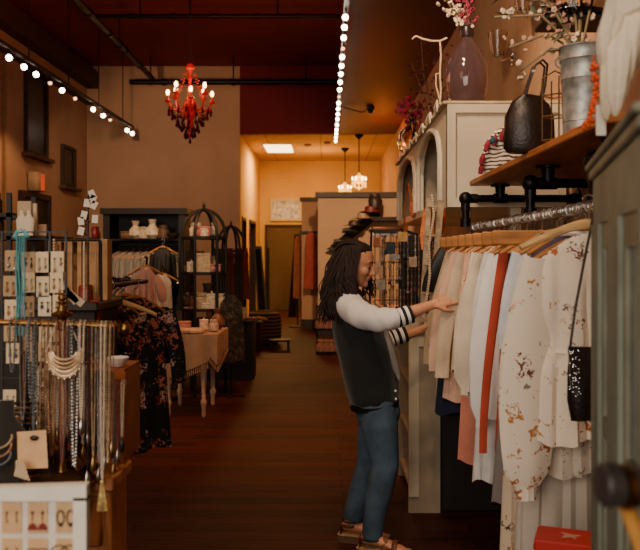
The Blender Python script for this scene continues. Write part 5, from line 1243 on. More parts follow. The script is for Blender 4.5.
for k,(x0_,x1_,y0_,y1_,c,lb) in enumerate(((78,89,285,318,'7a2a1e','dull red decorated tin behind the brass finial'),(88,99,300,322,'8e2418','bright red square tin right of the decorated tin'),(91,97,224,237,'8c1c20','tiny red box on top of the crate'))):
    Y=3.3 if k<2 else 3.45; A=W(x0_,y1_,Y);B=W(x1_,y0_,Y)
    if k<2: A.z=zc-.0 if False else A.z
    solo('tin',MB().cbox(A.x,B.x,Y,Y+.06,(zc if k==2 else A.z) if k<2 else zc+zt3,B.z if k<2 else zc+zt3+.055,.006),mat(c,.4,var=.25,scale=30),lb,'tin')
pl=thing('tin_stand','small dark box riser beneath the red tins','riser',(W(88,0,3.3).x,3.32,0))
MB().cbox(-.08,.08,-.06,.05,0,W(0,322,3.3).z,.006).build('riser_body',M['dark'],pl,smooth=False)
# white tags hanging with orange strings
for k,(x,y,r_) in enumerate(((66,290,.5),(71,296,.7),(76,299,.9))):
    R_=Matrix.Rotation(-r_,3,'Y'); solo('swing_tag',MB().obox(W(x,y,2.6),R_@Vector((.012,0,0)),(0,.001,0),R_@Vector((0,0,.028))),M['paper'],'cream swing tag by the brass finial, %s from the left'%ORD[k],'tag',smooth=False)

# tall open shelf at far left behind with busts and folded goods
sh=thing('display_shelf','dark open shelf unit packed with goods at the left edge','shelf',(W(8,0,3.6).x,3.7,0)); o=Vector(sh.location)
xa,xb_=-.42,.2
zs=[.5,.9,1.2,W(0,236,3.6).z,W(0,213,3.6).z]
m=MB()
for z in zs[:4]: m.box(xa,xb_,-.12,.2,z-.018,z)
m.box(xa,0.02,-.12,.2,zs[4]-.018,zs[4]); m.build('shelf_board',M['darkwood'],sh,smooth=False)
m=MB()
for x in (xa,.0,xb_-.02):
    for y in (-.12,.18): m.box(x,x+.02,y,y+.02,0,zs[3] if x>.1 else 1.83)
m.build('post',M['black'],sh,smooth=False)
MB().bar((xa,-.1,1.79),(.04,-.1,1.72),.015).build('top_bar',M['black'],sh)
# standing tan cards, busts
for k,(px,pt,pb,w_,c,n_,lb) in enumerate(((24,201,228,7,'c9b48e','card','tall cream display card on the left shelf beneath the sign'),(30,203,220,5,'d8c8a4','card','pale ruled card beside the tall cream card on the left shelf'),(37,224,233,6,'c4a684','box','small pink-beige box right of the cards on the left shelf'))):
    A=W(px-w_,pb,3.55);B=W(px+w_,pt,3.55)
    solo(n_,MB().cbox(A.x,B.x,3.55+.02*k,3.57+.02*k,zs[3] ,B.z,.003),mat(c,.8,var=.1),lb,n_,smooth=False)
for k,px in enumerate((22,29)):
    t=thing('jewellery_bust','small cream jewellery bust on the left shelf, %s of two'%ORD[k],'bust',(W(px,0,3.5).x,3.5,zs[3]))
    MB().loft([(0,0,0),(0,0,.01),(0,0,.03),(0,0,.07),(0,0,.09),(0,0,.11)],[(.02,.015),(.018,.012),(.024,.016),(.026,.016),(.01,.009),(.009,.008)],16,side=(1,0,0)).build('form',M['cream'],t)
    MB().torus((0,-.008,.07),.014,.0025,16,5,axis=(0,-1,.3)).build('necklace',M['black'],t)
colr=['4a2420','2c2a34','6a4630','8a5a3a','3c1c20','54402e','7a6048','25201e','5a2a2c','96704a']
cn=['maroon','navy','brown','tan','wine','umber','sand','black','burgundy','honey']
kn2=['candle','jar','box','bowl','vase']
def small(kind,p,s_,c,name_label):
    m=MB()
    if kind=='candle': m.lathe([(.3,0),(.32,.02),(.32,.7),(.3,.72),(.05,.73),(.03,.85)],n=14)
    elif kind=='jar': m.lathe([(.3,0),(.4,.06),(.42,.55),(.3,.72),(.33,.74),(.33,.92),(.1,.95)],n=14)
    elif kind=='box': m.cbox(-.4,.4,-.3,.3,0,.55,.02).cbox(-.42,.42,-.32,.32,.48,.62,.02)
    elif kind=='bowl': m.lathe([(.15,0),(.2,.02),(.45,.3),(.48,.4),(.44,.4),(.18,.08),(.01,.07)],n=16)
    elif kind=='vase': m.lathe([(.2,0),(.38,.2),(.36,.45),(.14,.75),(.22,1.0),(.18,1.0),(.1,.78)],n=14)
    elif kind=='hat': m.lathe([(.5,.03),(.5,.05),(.3,.03),(.27,.25),(.2,.3),(.01,.31)],n=20)
    elif kind=='book': m.cbox(-.45,.45,-.32,.32,0,.16,.01)
    elif kind=='frame': m.box(-.4,.4,-.03,.03,0,.1).box(-.4,.4,-.03,.03,.9,1).box(-.4,-.3,-.03,.03,.1,.9).box(.3,.4,-.03,.03,.1,.9).box(-.3,.3,0,.02,.1,.9)
    elif kind=='shoe': m.loft([(-.4,0,.12),(-.2,0,.16),(.1,0,.12),(.4,0,.07)],[(.12,.12),(.13,.14),(.15,.11),(.08,.05)],10,side=(0,1,0)).box(-.45,-.3,-.07,.07,0,.1)
    for i in range(len(m.v)): m.v[i]=m.v[i]*s_+Vector(p)
    return solo(kind,m,mat(c,.5,var=.25,scale=30),name_label,kind)
i=0
for zi,z in enumerate((zs[4],zs[3],1.2,.9)):
    for k in range(3 if zi==0 else 5):
        x=o.x+xa+.06+k*(.13); 
        if zi==1 and x>o.x-.08: continue
        kd=kn2[(i*3+zi)%5]; c=(i*7)%10
        small(kd,(x,o.y-.02+.04*(k%2),z),RR.uniform(.1,.13),colr[c],'%s %s on the dark left shelf, %s board from the top, %s along'%(cn[c],kd,ORD[zi],ORD[k])); i+=1

# ------------------------------------------------------------------ dark floral dresses on a rack
fk=thing('garment_rack','black floor rail for floral dresses left of the aisle','clothes rack',(-1.04,4.12,0)); o=Vector(fk.location)
rz=1.40
m=MB().cyl((-.04,-.36,rz),(.02,.4,rz),.012,10).cyl((-.3,.4,rz),(.02,.4,rz),.012,10)
for p in ((-.3,.4),): m.cyl((p[0],p[1],0),(p[0],p[1],rz),.012,10).cyl((p[0]-.18,p[1]+.1,.015),(p[0]+.18,p[1]-.1,.015),.012,8)
m.build('rail_frame',M['iron'],fk)
dkfl=spotted('111014',['b8705c','c8a898','a8523a','5a6a80'],7.5,.48,dense=.6)
FD=[(-1.08,3.95,.7,.76,'long black floral dress on the floor rail, nearest the jewellery',dkfl,.17,.22,.42),
    (-1.0,4.15,.5,.78,'black floral dress at the aisle end of the floor rail',dkfl,.15,.2,.38),
    (-1.1,4.35,.5,.6,'black top on the floor rail behind the floral dresses',M['black'],.18,.2,.3)]
for k,(x,y,rt,ln,lb,mm,w_,hm,sl) in enumerate(FD):
    hanger('brown',(x,y,rz-.06),rt,'brown wooden hanger carrying the %s'%lb.split(' on the')[0].split(' at the')[0])
    garment('dress' if k<2 else 'top',lb,'dress' if k<2 else 'top',(x,y,rz-.078),mm,rt,sh=.18,w=w_,hem=hm,length=ln,sleeve=1,slen=sl,sw=.05,seed=30+k,fold=.5,kf=6)
hanger('light',(-1.03,3.78,rz-.05),.6,'bare pale wooden hanger at the front of the floor rail')
# ------------------------------------------------------------------ cloth covered table
ty0,ty1=7.55,8.25; txa,txb=W(160,0,7.5).x,W(216,0,7.5).x
tt=thing('side_table','white table with turned legs under the taupe cloth','table',((txa+txb)/2,7.9,0))
o=Vector(tt.location); hw=(txb-txa)/2
MB().cbox(-hw,hw,-.35,.35,.74,.78,.008).box(-hw+.05,hw-.05,-.3,.3,.66,.74).build('table_top',M['white_paint'],tt,smooth=False)
for x in (-hw+.06,hw-.13):
    for y in (-.3,.3): MB().lathe([(.012,0),(.02,.02),(.02,.1),(.028,.12),(.032,.15),(.02,.18),(.024,.3),(.034,.48),(.024,.54),(.034,.56),(.034,.66)],(x,y,0),14).build('leg',mat('d0c2ac',.5),tt)
def clothf(u,v):
    # v 0..1 across the width, u 0..1 down the front
    x=-hw-.01+2*(hw+.01)*v; d=.24+.12*abs(1-2*min(v,.6)/.6*.5) if False else (.22+.2*(1-abs(v-.12)/.88) if v>.12 else .42-.5*(.12-v))
    if v>.85: d=.2+.6*(v-.85)
    return (x,-.36-.012*math.sin(v*14)*u-.01*u,.792-d*u)
cl=MB().sheet(clothf,10,24,(0,-.005,0))
cl.sheet(lambda u,v:(-hw-.01+2*(hw+.01)*v,-.36+.72*u,.786+.002*math.sin(9*v+4*u)),6,10,(0,0,.005))
cl.sheet(lambda u,v:(hw+.012+.008*math.sin(v*9),-.36+.72*v,.79-(.28-.1*v)*u),6,10,(.005,0,0))
for i in range(len(cl.v)): cl.v[i]+=o
for i in range(30):
    u,v=1,i/29; p=Vector(clothf(u,v))+o; cl.loft([p,p+Vector((0,-.003,-.035)),p+Vector((.002,-.003,-.06))],[.002,.0055,.007],5)
for i in range(12):
    v=i/11; p=Vector((hw+.014,-.36+.72*v,.79-(.28-.1*v)))+o; cl.loft([p,p+Vector((.003,0,-.035)),p+Vector((.004,0,-.06))],[.002,.0055,.007],5)
solo('tablecloth',cl,M['taupe'],'taupe fringed cloth draped over the white turned-leg table','tablecloth')
tz=.8
for k,(x,y,kd,s_,c,lb) in enumerate(((-.2,-.2,'book',.26,'c0a078','open tan book lying at the left of the cloth table'),(.02,-.25,'book',.24,'d0bc98','cream booklet lying in the middle of the cloth table'),(.2,-.1,'jar',.12,'b8b0a0','frosted glass jar at the right end of the cloth table'),(-.1,.0,'box',.14,'b87a70','pink gift box at the back of the cloth table'),(.08,.05,'candle',.14,'d8ccb8','white candle at the back of the cloth table'),(-.22,.1,'frame',.18,'3a2a20','small dark picture frame on the cloth table'),(.2,.15,'vase',.2,'6a4a3a','brown vase on the back corner of the cloth table'))):
    small(kd,(o.x+x,o.y+y,tz),s_,c,lb)

# ------------------------------------------------------------------ birdcage shelf stands
def etagere(name_l,px,Y,R_,ztop,shelves,dark=False):
    t=thing('birdcage_shelf',name_l,'shelf',((px-CX)/F*Y,Y,0))
    zd=shelves[0]
    m=MB()
    for k in range(6):
        a=2*PI*k/6+.25; c,s_=math.cos(a),math.sin(a)
        m.tube([(R_*c,R_*s_,0),(R_*c,R_*s_,zd)]+[(R_*c*math.cos(q),R_*s_*math.cos(q),zd+(ztop-zd)*math.sin(q)) for q in [PI/2*j/8 for j in range(9)]],.018,7)
    m.build('cage_ribs',M['black'],t)
    MB().lathe([(.03,ztop-.02),(.035,ztop+.01),(.012,ztop+.03),(.02,ztop+.05),(.008,ztop+.07),(.0,ztop+.11)],n=12).build('finial',M['black'],t)
    for z in shelves:
        MB().lathe([(R_*.98,z-.03),(R_+.012,z-.028),(R_+.012,z+.004),(R_*.98,z+.004),(R_*.96,z-.012),(.0,z-.012),(.0,z-.025)],n=28).build('shelf',M['black'],t)
    return t
SH1=[1.73,1.36,.99,.45]
e1=etagere('black birdcage shaped shelf stand with domed top, filled with gifts',204,8.9,.24,2.04,[1.74,1.35,.95,.3])
ex=e1.location.x
gi=[(.0,-.05,1.73,'box',.2,'b87068','pink lidded box under the dome of the birdcage shelf'),(-.1,.06,1.73,'jar',.18,'c8b8a8','white jar under the dome of the birdcage shelf'),(.11,.0,1.73,'vase',.17,'a89888','grey vase under the dome of the birdcage shelf'),
(-.12,-.1,1.34,'candle',.17,'d8cbb4','cream pillar candle on the upper tier of the birdcage shelf'),(.0,-.13,1.34,'frame',.22,'c0a888','beige framed card on the upper tier of the birdcage shelf'),(.13,-.08,1.34,'box',.16,'c08078','rose coloured box on the upper tier of the birdcage shelf'),(.05,.08,1.34,'jar',.2,'9a8468','tan jar at the back of the birdcage shelf upper tier'),
(-.13,-.08,.94,'book',.16,'8a6a50','brown book on the middle tier of the birdcage shelf'),(-.02,-.12,.94,'jar',.2,'a8907a','sand jar on the middle tier of the birdcage shelf'),(.1,-.1,.94,'candle',.24,'d0c2ac','tall ivory candle on the middle tier of the birdcage shelf'),(.03,.07,.94,'vase',.28,'6a5648','slim brown vase on the middle tier of the birdcage shelf')]
gi+=[(.14,.02,1.34,'candle',.13,'e0d4c0','short ivory candle at the right of the birdcage shelf upper tier'),(-.05,.02,1.34,'vase',.24,'8a5a4c','rust vase in the middle of the birdcage shelf upper tier'),(-.17,0,1.34,'box',.12,'6a5444','brown box at the left of the birdcage shelf upper tier'),
(.17,.0,.94,'jar',.18,'cdb89c','buff jar at the right of the birdcage shelf middle tier'),(-.08,-.04,.94,'candle',.2,'7a4a38','rust candle in the middle tier of the birdcage shelf'),(.05,-.17,.94,'box',.12,'d4c4ac','cream box at the front of the birdcage shelf middle tier'),(-.17,.04,.94,'vase',.25,'4a3a34','dark vase at the left of the birdcage shelf middle tier'),
(.02,-.1,1.73,'candle',.14,'d8c8b0','cream candle in front of the pink box under the birdcage dome')]
for x,y,z,kd,s_,c,lb in gi: small(kd,(ex+x,8.9+y,z),s_,c,lb)
e2=etagere('darker second birdcage shelf stand behind the first, hung with dark clothes',231,11.2,.2,1.93,[1.6,1.2,.8,.3])
for k in range(5):
    a=-PI*(.15+.17*k); garment('scarf','%s scarf hung on the second birdcage stand, %s around'%(['wine red','black','maroon','charcoal','brown'][k],ORD[k]),'scarf',(e2.location.x+.24*math.cos(a),11.2+.24*math.sin(a),1.62),mat(['4a1820','141214','3c1418','242224','3c281c'][k],.9),a+PI/2,sh=.07,w=.06,hem=.09,length=.7+.08*k,th=.015,seed=50+k)
# ------------------------------------------------------------------ dark armoire with clothes at the back left
ar=thing('open_wardrobe','black framed open wardrobe of hanging clothes against the back left','wardrobe',(W(145,0,9.9).x,10.0,0)); o=Vector(ar.location)
wx0=W(103,0,9.8).x-o.x; wx1=W(185,0,9.8).x-o.x; wz=W(0,214,9.8).z
m=MB().box(wx0,wx0+.08,-.2,.25,0,wz).box(wx1-.08,wx1,-.2,.25,0,wz).box(wx0-.03,wx1+.03,-.23,.28,wz,wz+.07).box(wx0+.08,wx1-.08,.22,.25,0,wz).box(wx0+.08,wx1-.08,-.2,.22,.05,.1)
m.build('frame',M['black'],ar,smooth=False)
MB().box(wx0+.08,wx1-.08,-.2,.22,W(0,239,9.8).z-.02,W(0,239,9.8).z).build('top_shelf',M['darkwood'],ar,smooth=False)
for zz in (W(0,247,9.8).z,W(0,272,9.8).z-.14): MB().cyl((wx0+.08,-.05,zz),(wx1-.08,-.05,zz),.012,8).build('hanging_rail',M['chrome'],ar)
zr=W(0,239,9.8).z
for k,(x,c,kd,s_,lb) in enumerate(((126,'6a5038','box',.15,'brown box on the wardrobe top shelf'),(135,'c8bca4','vase',.22,'white vase figure on the wardrobe top shelf, left one'),(143,'b8ac98','jar',.16,'pale jar between the white figures on the wardrobe shelf'),(152,'d0c4ae','vase',.24,'white vase figure on the wardrobe top shelf, right one'),(163,'54402e','jar',.18,'dark brown jar on the wardrobe top shelf'),(172,'3a2c24','bowl',.18,'black bowl on the wardrobe top shelf'))):
    small(kd,(W(x,0,9.75).x,9.78,zr),s_,c,lb)
strp=striped('b8b4ac','1a1a1c',40,'Z',.5)
for k in range(9):
    x=o.x+wx0+.16+k*.085; hanger('brown',(x,9.95,W(0,247,9.8).z-.055),.7,'brown wooden hanger on the upper wardrobe rail, %s from the left'%ORD[k])
    garment('top','black and white striped top on the upper wardrobe rail, %s from the left'%ORD[k],'top',(x,9.95,W(0,247,9.8).z-.07),strp,.7,sh=.17,w=.17,hem=.18,length=.3,th=.015,seed=60+k)
for k in range(9):
    x=o.x+wx0+.14+k*.075; hanger('brown',(x,9.95,W(0,272,9.8).z-.195),1.2,'brown wooden hanger on the lower wardrobe rail, %s from the left'%ORD[k])
    garment('jeans','blue denim garment on the lower wardrobe rail, %s from the left'%ORD[k],'denim',(x,9.95,W(0,272,9.8).z-.21),mat(['2c4258','354c62','263a4e'][k%3],.9),1.2,sh=.16,w=.16,hem=.17,length=.5,th=.015,seed=80+k)
# mannequin in black and the pale draped top in front
def torso(lb,px,Y,z0,m_,m2,rot=0,cat='mannequin'):
    t=thing('mannequin',lb,cat,((px-CX)/F*Y,Y,0),rot)
    MB().lathe([(.16,0),(.16,.015),(.02,.03),(.015,.05),(.015,z0)],n=16).build('stand',M['iron'],t)
    MB().loft([(0,0,z0),(0,0,z0+.1),(0,0,z0+.25),(0,0,z0+.42),(0,0,z0+.5),(0,0,z0+.54),(0,0,z0+.6)],[(.15,.1),(.16,.11),(.12,.08),(.18,.11),(.15,.09),(.05,.045),(.045,.04)],22,side=(1,0,0)).build('torso_form',m2,t)
    MB().loft([(0,0,z0-.12),(0,0,z0+.1),(0,0,z0+.25),(0,0,z0+.42),(0,0,z0+.505)],[(.19,.14),(.17,.125),(.135,.1),(.19,.125),(.165,.1)],26,side=(1,0,0),fold=lambda i,a:1+.05*math.sin(6*a)*(1 if i==0 else .3)).build('draped_top',m_,t)
    return t
def standrack(px,Y,z,lb,label,m_,rot,**k):
    x=(px-CX)/F*Y; t=thing('garment_stand',label,'stand',(x,Y+.03,0))
    MB().lathe([(.16,0),(.16,.015),(.015,.03)],n=16).cyl((0,0,0),(0,0,z+.1),.01,8).cyl((0,0,z+.09),(0,-.06,z+.09),.01,8).build('post',M['iron'],t)
    hanger('brown',(x,Y-.02,z+.02),rot,'wooden hanger carrying the '+lb.split(' beside')[0].split(' behind')[0].split(' below')[0])
    garment('top',lb,'top',(x,Y-.02,z),m_,rot,**k)
standrack(163,9.2,1.62,'black draped top beside the birdcage shelf','slim stand holding the black draped top',M['black'],.2,sh=.12,w=.1,hem=.12,length=.5,sleeve=1,slen=.35,sw=.03,sl_out=.03,seed=71)
standrack(146,7.3,1.43,'blush pink ruffled top behind the floral dresses','slim stand holding the blush pink top',mat('b89484',.9,bump=.4,bscale=40),.5,sh=.1,w=.08,hem=.12,length=.42,sleeve=1,slen=.25,sw=.03,puff=True,seed=72,fold=.8)
standrack(163,8.5,1.33,'white lace camisole below the black draped top','slim stand holding the white lace camisole',mat('b8ac9e',.9,bump=.4),.3,sh=.1,w=.09,hem=.1,length=.35,seed=73)
# low dark table by birdcage & back cluster
bx=thing('display_counter','low black counter crowded with gifts behind the cloth table','counter',(W(232,0,10).x,10.0,0))
MB().cbox(-.3,.3,-.25,.25,.7,.74,.006).box(-.28,.28,-.23,.23,0,.7).build('counter_body',M['black'],bx,smooth=False)
for k in range(6): small(['box','candle','jar','bowl','frame','book'][k],(bx.location.x-.24+k*.095,9.9,.74),.15,['7a5038','b89878','5a3a30','8a6a48','9a8468','6a2a28'][k],'%s %s on the low black counter, %s from the left'%(['brown','cream','maroon','tan','beige','dark red'][k],['box','candle','jar','bowl','frame','book'][k],ORD[k]))
# patterned dark garment near floor px 225-240
garment('skirt','black and beige patterned skirt hanging low beside the cloth table','skirt',(W(231,0,8.7).x,8.7,1.1),spotted('14100f',['6a5440','8a7458'],22,.4,dense=.5),.2,sh=.12,w=.12,hem=.16,length=.72,seed=91)
sk=thing('skirt_stand','thin black stand holding the patterned skirt','clothes rack',(W(231,0,8.7).x,8.7,0))
MB().cyl((0,0,0),(0,0,1.12),.01,8).cyl((-.15,0,.01),(.15,0,.01),.01,8).cyl((0,-.15,.01),(0,.15,.01),.01,8).cyl((-.08,0,1.1),(.08,0,1.1),.008,8).build('stand_frame',M['iron'],sk)
# striped pouf and dark step
pf=thing('pouf','cream and brown striped round pouf at the end of the aisle','pouf',(W(264,0,13.6).x,13.7,0))
MB().lathe([(.0,0),(.2,0),(.26,.05),(.29,.15),(.29,.42),(.26,.53),(.18,.57),(.0,.58)],n=30).build('cushion_body',striped('a08868','3a241a',5.2,'Z',.45),pf)
MB().ball((0,0,.575),.03,10,6,(1,1,.4)).build('button',M['darkwood'],pf)
dk=thing('storage_chest','low dark storage chest beside the striped pouf','chest',(W(250,0,13.0).x,12.9,0))
MB().cbox(-.22,.2,-.2,.2,0,.42,.01).cbox(-.24,.22,-.22,.22,.42,.47,.01).build('chest_body',M['darkwood'],dk,smooth=False)
st3=thing('step_stool','small black step on the floor right of the striped pouf','step',(W(280,0,12.9).x,12.9,0))
MB().cbox(-.17,.17,-.14,.14,.14,.17,.01).box(-.15,-.12,-.12,.12,0,.14).box(.12,.15,-.12,.12,0,.14).build('step_body',M['black'],st3,smooth=False)
for k in range(3): small('shoe',(W(250+k*6,0,13).x,12.85,.47),.26,['8a6a48','3a2a20','b09070'][k],'%s shoe on the dark storage chest, %s from the left'%(['tan','dark','beige'][k],ORD[k]))
# leaning mirrors / posts in the back room
for k,(x0_,x1_,yb_,yt_,Y,lb) in enumerate(((262,257,312,246,16.2,'tall dark framed mirror leaning at the yellow side wall'),(291,297,308,234,19.5,'tall dark framed mirror leaning beside the back door'),(268,268,308,248,20.5,'slim dark post standing before the back door'))):
    t=thing('leaning_mirror' if k<2 else 'coat_stand',lb,'mirror' if k<2 else 'coat stand',(((x0_-CX)/F*Y),Y,0)); zz=W(0,yt_,Y).z
    dx=(x1_-x0_)/F*Y
    if k<2:
        MB().hexa([(-.07,0,0),(.13,.05,0),(.13,.09,0),(-.07,.04,0),(-.07+dx,.1,zz),(.08+dx,.15,zz),(.08+dx,.19,zz),(-.07+dx,.14,zz)]).build('frame',M['black'],t,smooth=False)
        MB().hexa([(-.04,-.004,.06),(.1,.03,.06),(.1,.034,.06),(-.04,.0,.06),(-.045+dx*.96,.09,zz-.06),(.05+dx*.96,.12,zz-.06),(.05+dx*.96,.13,zz-.06),(-.045+dx*.96,.1,zz-.06)]).build('mirror_glass',mat('302820',.08,.8,var=0),t,smooth=False)
    else: MB().cyl((0,0,0),(0,0,zz),.04,10).lathe([(.18,0),(.18,.03),(.05,.06)]).build('post',M['black'],t)
# red and dark garments hanging on partition side
hk=thing('wall_hook_rail','black hook rail on the narrow partition carrying the red clothes','hook rail',(W(309,0,16.3).x,16.33,W(0,232,16.3).z))
MB().box(-.2,.2,0,.03,-.02,.02).cyl((-.1,0,0),(-.1,-.1,.01),.01).cyl((.1,0,0),(.1,-.1,.01),.01).build('rail',M['black'],hk)
garment('robe','long muted red robe hanging on the narrow partition','robe',(W(311,0,16.2).x,16.2,hk.location.z),mat('8a3a30',.9),.1,sh=.1,w=.1,hem=.14,length=1.15,th=.03,seed=95)
garment('robe','rust brown robe hanging left of the red robe at the partition','robe',(W(298,0,17.0).x,16.8,W(0,236,16.8).z),mat('7a4630',.9),.6,sh=.08,w=.09,hem=.12,length=1.3,th=.03,seed=96)
rk=thing('coat_stand','thin black stand holding the rust brown robe','coat stand',(W(298,0,17.0).x,16.85,0)); MB().cyl((0,0,0),(0,0,W(0,236,16.8).z+.02),.015,8).lathe([(.2,0),(.2,.02),(.02,.04)]).cyl((0,-.07,W(0,236,16.8).z),(0,0,W(0,236,16.8).z),.01,6).build('post',M['iron'],rk)
# shoe racks near partition base right (px 325-332)
rs_=thing('bottle_rack','small iron rack of pale bottles on the floor behind the woman','rack',(W(326,0,12.5).x,12.5,0))
MB().box(-.15,.15,-.1,.1,0,.02).box(-.15,.15,-.1,.1,.36,.38).cyl((-.14,-.09,0),(-.14,-.09,.75),.01).cyl((.14,-.09,0),(.14,-.09,.75),.01).cyl((-.14,.09,0),(-.14,.09,.75),.01).cyl((.14,.09,0),(.14,.09,.75),.01).box(-.15,.15,-.1,.1,.72,.74).build('rack_frame',M['iron'],rs_)
for k in range(6): small('jar',(rs_.location.x-.09+.09*(k%3),12.45,[.02,.38][k//3]),.2,'b09a84','pale jar on the iron floor rack, %s tier, %s from the left'%(['lower','upper'][k//3],ORD[k%3]))

# ------------------------------------------------------------------ hats and shoes climbing the slanted wall rack
lr=thing('slanted_rack','slanted dark wall rack of hats and shoes on the tan partition','rack',(W(330,0,14.9).x,14.93,W(0,248,14.9).z)); o=Vector(lr.location)
A=W(333,249,14.9)-o;B=W(378,212,14.9)-o
MB().bar(A,B,.05,.16,up=(0,-.4,1)).build('slanted_board',M['dark'],lr)
MB().prism([W(326,249,14.85)-o,W(337,243,14.85)-o,W(338,252,14.85)-o],(0,.06,0)).build('arrow_end',M['black'],lr)
for k,(px,py,c,kd,s_,lb) in enumerate(((341,240,'241c18','shoe',.34,'black shoe at the foot of the slanted wall rack'),(350,229,'1e1a18','shoe',.34,'black heeled shoe halfway up the slanted wall rack'),(354,222,'3c2a20','hat',.36,'dark brown felt hat shape on the slanted wall rack'),(363,215,'9a7a5c','hat',.4,'tan straw hat high on the slanted wall rack'),(371,209,'6c1c1e','hat',.42,'dark red hat near the top of the slanted wall rack'),(375,205,'2a1c1a','jar',.3,'black jar-like hat box at the top of the slanted wall rack'))):
    small(kd,W(px,py+4,14.75),s_,c,lb)
t=thing('wall_ledge','dark wooden ledge at the top end of the slanted rack','ledge',(W(382,0,14.8).x,14.8,W(0,217,14.8).z-.0))
MB().cbox(-.25,.35,-.1,.18,-.08,0,.01).build('ledge_board',M['dark'],t,smooth=False)

# ------------------------------------------------------------------ jewellery tower on the hutch counter and accessory racks
tw=thing('jewellery_tower','black wire jewellery tower full of chains beyond the woman\'s face','rack',(.66,6.0,1.1)); o=Vector(tw.location)
zt4=W(0,236,6.0).z-1.1
m=MB()
for x in (-.11,.13):
    for y in (-.1,.1): m.box(x-.006,x+.006,y-.006,y+.006,0,zt4)
for k in range(7): z=zt4*k/6.2+.02; m.box(-.11,.13,-.104,-.098,z-.003,z+.003).box(-.11,.13,.098,.104,z-.003,z+.003).box(-.113,-.107,-.1,.1,z-.003,z+.003)
m.torus((.01,0,zt4),.12,.012,20,6,axis=(0,1,0),a0=0,a1=PI); m.build('wire_frame',M['black'],tw)
MB().box(-.11,.13,.106,.112,.0,zt4).build('back_panel',M['dark'],tw,smooth=False)  # dark backing added to darken the view behind the chains
wp=thing('display_pole','slim white pole stand beside the jewellery tower','stand',(W(384,0,5.7).x,5.7,1.1)); MB().cyl((0,0,0),(0,0,W(0,234,5.7).z-1.1),.006,8).lathe([(.05,0),(.05,.01),(.006,.015)]).bar((-.08,0,W(0,234,5.7).z-1.1),(.1,0,W(0,234,5.7).z-1.1),.015).build('pole',M['silver'],wp)
pal=[('silver',silverb),('gold',goldb),('copper',copper),('black',darkb),('slate',slate),('ruby red',ruby),('pearl',pearl)]
for k in range(34):
    px=382+ (k%11)*3.7; row=k//11; py=[236,262,290,240][row]; n_,mm=pal[(k*3+row)%7]
    Y=5.86 if row!=3 else 5.6
    A=W(px,py,Y); L=RR.uniform(.1,.24); t=MB()
    pts=[A+Vector((0,0,-L*u)) for u in (0,.33,.66,1)]
    for j in range(int(L/.013)): t.ball(A+Vector((0,0,-.013*j)),.0052*(1 if j%4 else 1.5),5,4)
    t.tube(pts,.0015,4); t.ball(pts[-1],.012,6,5,(1,.4,1.3))
    solo('necklace',t,mm,'%s hanging necklace on the jewellery tower, %s row, %s from the left'%(n_,ORD[row],ORD[k%11]),'necklace')
for k,(px,py,w_,h_,c,lb) in enumerate(((403,237,9,9,'c09858','square straw coloured tag at the top of the jewellery tower'),(379,268,8,13,'c8a080','flesh coloured card beside the white pole'),(381,285,9,10,'b0a898','pale grey card below the flesh coloured card'),(377,242,7,9,'a8603c','orange brown flower brooch beside the white pole'),(395,257,10,4,'8a929a','silver blue card strip on the jewellery tower'),(391,248,9,12,'2c3440','navy card on the jewellery tower'),(413,262,8,10,'a89078','beige card at the right of the jewellery tower'))):
    A=W(px,py,5.6); solo('display_card',MB().cbox(A.x-w_/2/F*5.6,A.x+w_/2/F*5.6,5.6,5.62,A.z-h_/2/F*5.6,A.z+h_/2/F*5.6,.002),mat(c,.7,var=.2,scale=30),lb,'card',smooth=False)
rk2=thing('card_rack','thin black wire rack carrying the cards in front of the tower','rack',(W(395,0,5.64).x,5.64,1.1))
m=MB()
for px in (375,380,391,403,413): x=W(px,0,5.64).x-rk2.location.x; m.box(x-.003,x+.003,-.003,.003,0,W(0,232,5.64).z-1.1)
x0_=W(374,0,5.64).x-rk2.location.x; x1_=W(415,0,5.64).x-rk2.location.x
for py in (233,247,262,280,300): z=W(0,py,5.64).z-1.1; m.box(x0_,x1_,-.005,-.0,z-.003,z+.003)
m.box(x0_,x1_,-.04,.04,0,.01); m.build('wire_grid',M['black'],rk2,smooth=False)
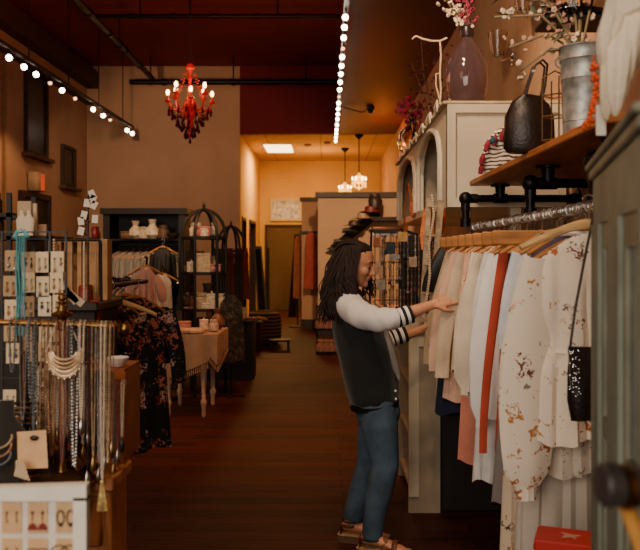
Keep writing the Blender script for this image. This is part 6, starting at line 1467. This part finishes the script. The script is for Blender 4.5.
# grey shelf awning above
aw=thing('accessory_ledge','grey metal ledge with curved dark brackets above the jewellery tower','ledge',(W(388,0,7.0).x,7.3,W(0,229,7.0).z)); 
MB().cbox(-.14,.12,-.25,.25,-.02,.02,.01).build('ledge_board',mat('5a554e',.4,.4),aw)
MB().tube([(.12,-.2,0),(.26,-.2,-.05),(.33,-.2,-.2),(.34,-.2,-.5)],.016,8).tube([(-.14,-.2,0),(-.16,-.2,-.9)],.01,8).tube([(.3,.2,-.1),(.3,.2,-1.1+.0)],.01,8).build('bracket',M['black'],aw)
small('box',W(402,246,6.8),.14,'b89a60','mustard gift box hanging under the grey ledge')

# bead strands hanging over the slatted crate and between the racks
for k,(px,y0,y1,c,r_,lb) in enumerate(((84,243,300,'d8c8b0',.005,'white bead strand hanging over the slats of the pale crate'),(88,240,318,'4a3024',.0055,'dark brown bead strand hanging over the slats of the pale crate'),(96,243,292,'b09070',.005,'tan bead strand hanging right on the pale crate'),(54,240,302,'c0a888',.006,'cream bead strand hanging left of the pale crate'),(58,246,310,'5a4434',.006,'brown bead strand hanging left of the pale crate'),(49,242,318,'8a7a68',.005,'grey bead strand hanging beside the wire rack'))):
    strand('bead_strand',lb,[W(px,y0,3.3),W(px,y1,3.3)],r_,mat(c,.5,var=.2))
sb=thing('strand_bar','thin black bar holding bead strands over the pale crate','bar',W(75,240,3.31))
o=Vector(sb.location); MB().cyl(W(44,240,3.31)-o,W(100,240,3.31)-o,.006,8).cyl(W(46,240,3.31)-o,(W(46,240,3.31).x-o.x,0,-o.z),.008,8).cyl(W(100,240,3.31)-o,(W(100,240,3.31).x-o.x,.02,zc-o.z),.006,8).build('bar_tube',M['black'],sb)

b2=thing('necklace_bar','lower dark wooden necklace bar behind the brass bar','jewellery stand',(W(50,0,2.34).x,2.34,TZ)); o=Vector(b2.location)
zb=W(0,366,2.34).z-TZ
MB().cyl((W(20,0,2.34).x-o.x,0,zb),(W(94,0,2.34).x-o.x,0,zb),.007,10).cyl((0,0,0),(0,0,zb),.008,10).lathe([(.06,0),(.06,.01),(.01,.02)],n=16).build('bar_stand',M['darkwood'],b2)
for k in range(13):
    px=26+k*5.1; cn_,mm=[('amber',mat('9a6a3c',.35,var=.4,scale=80)),('cream',pearl),('pewter',silverb),('brown',copper),('gold',goldb)][k%5]
    necklace('short %s bead necklace on the lower wooden bar, %s from its left end'%(cn_,ORD[k]),px,px+3.2,[425,448,418,455,432,462,428,450,436,458,422,444,430][k],mm,.0042,True,Y=2.325,top=366,pend=[None,'gold','silver',None,'dark'][k%5])
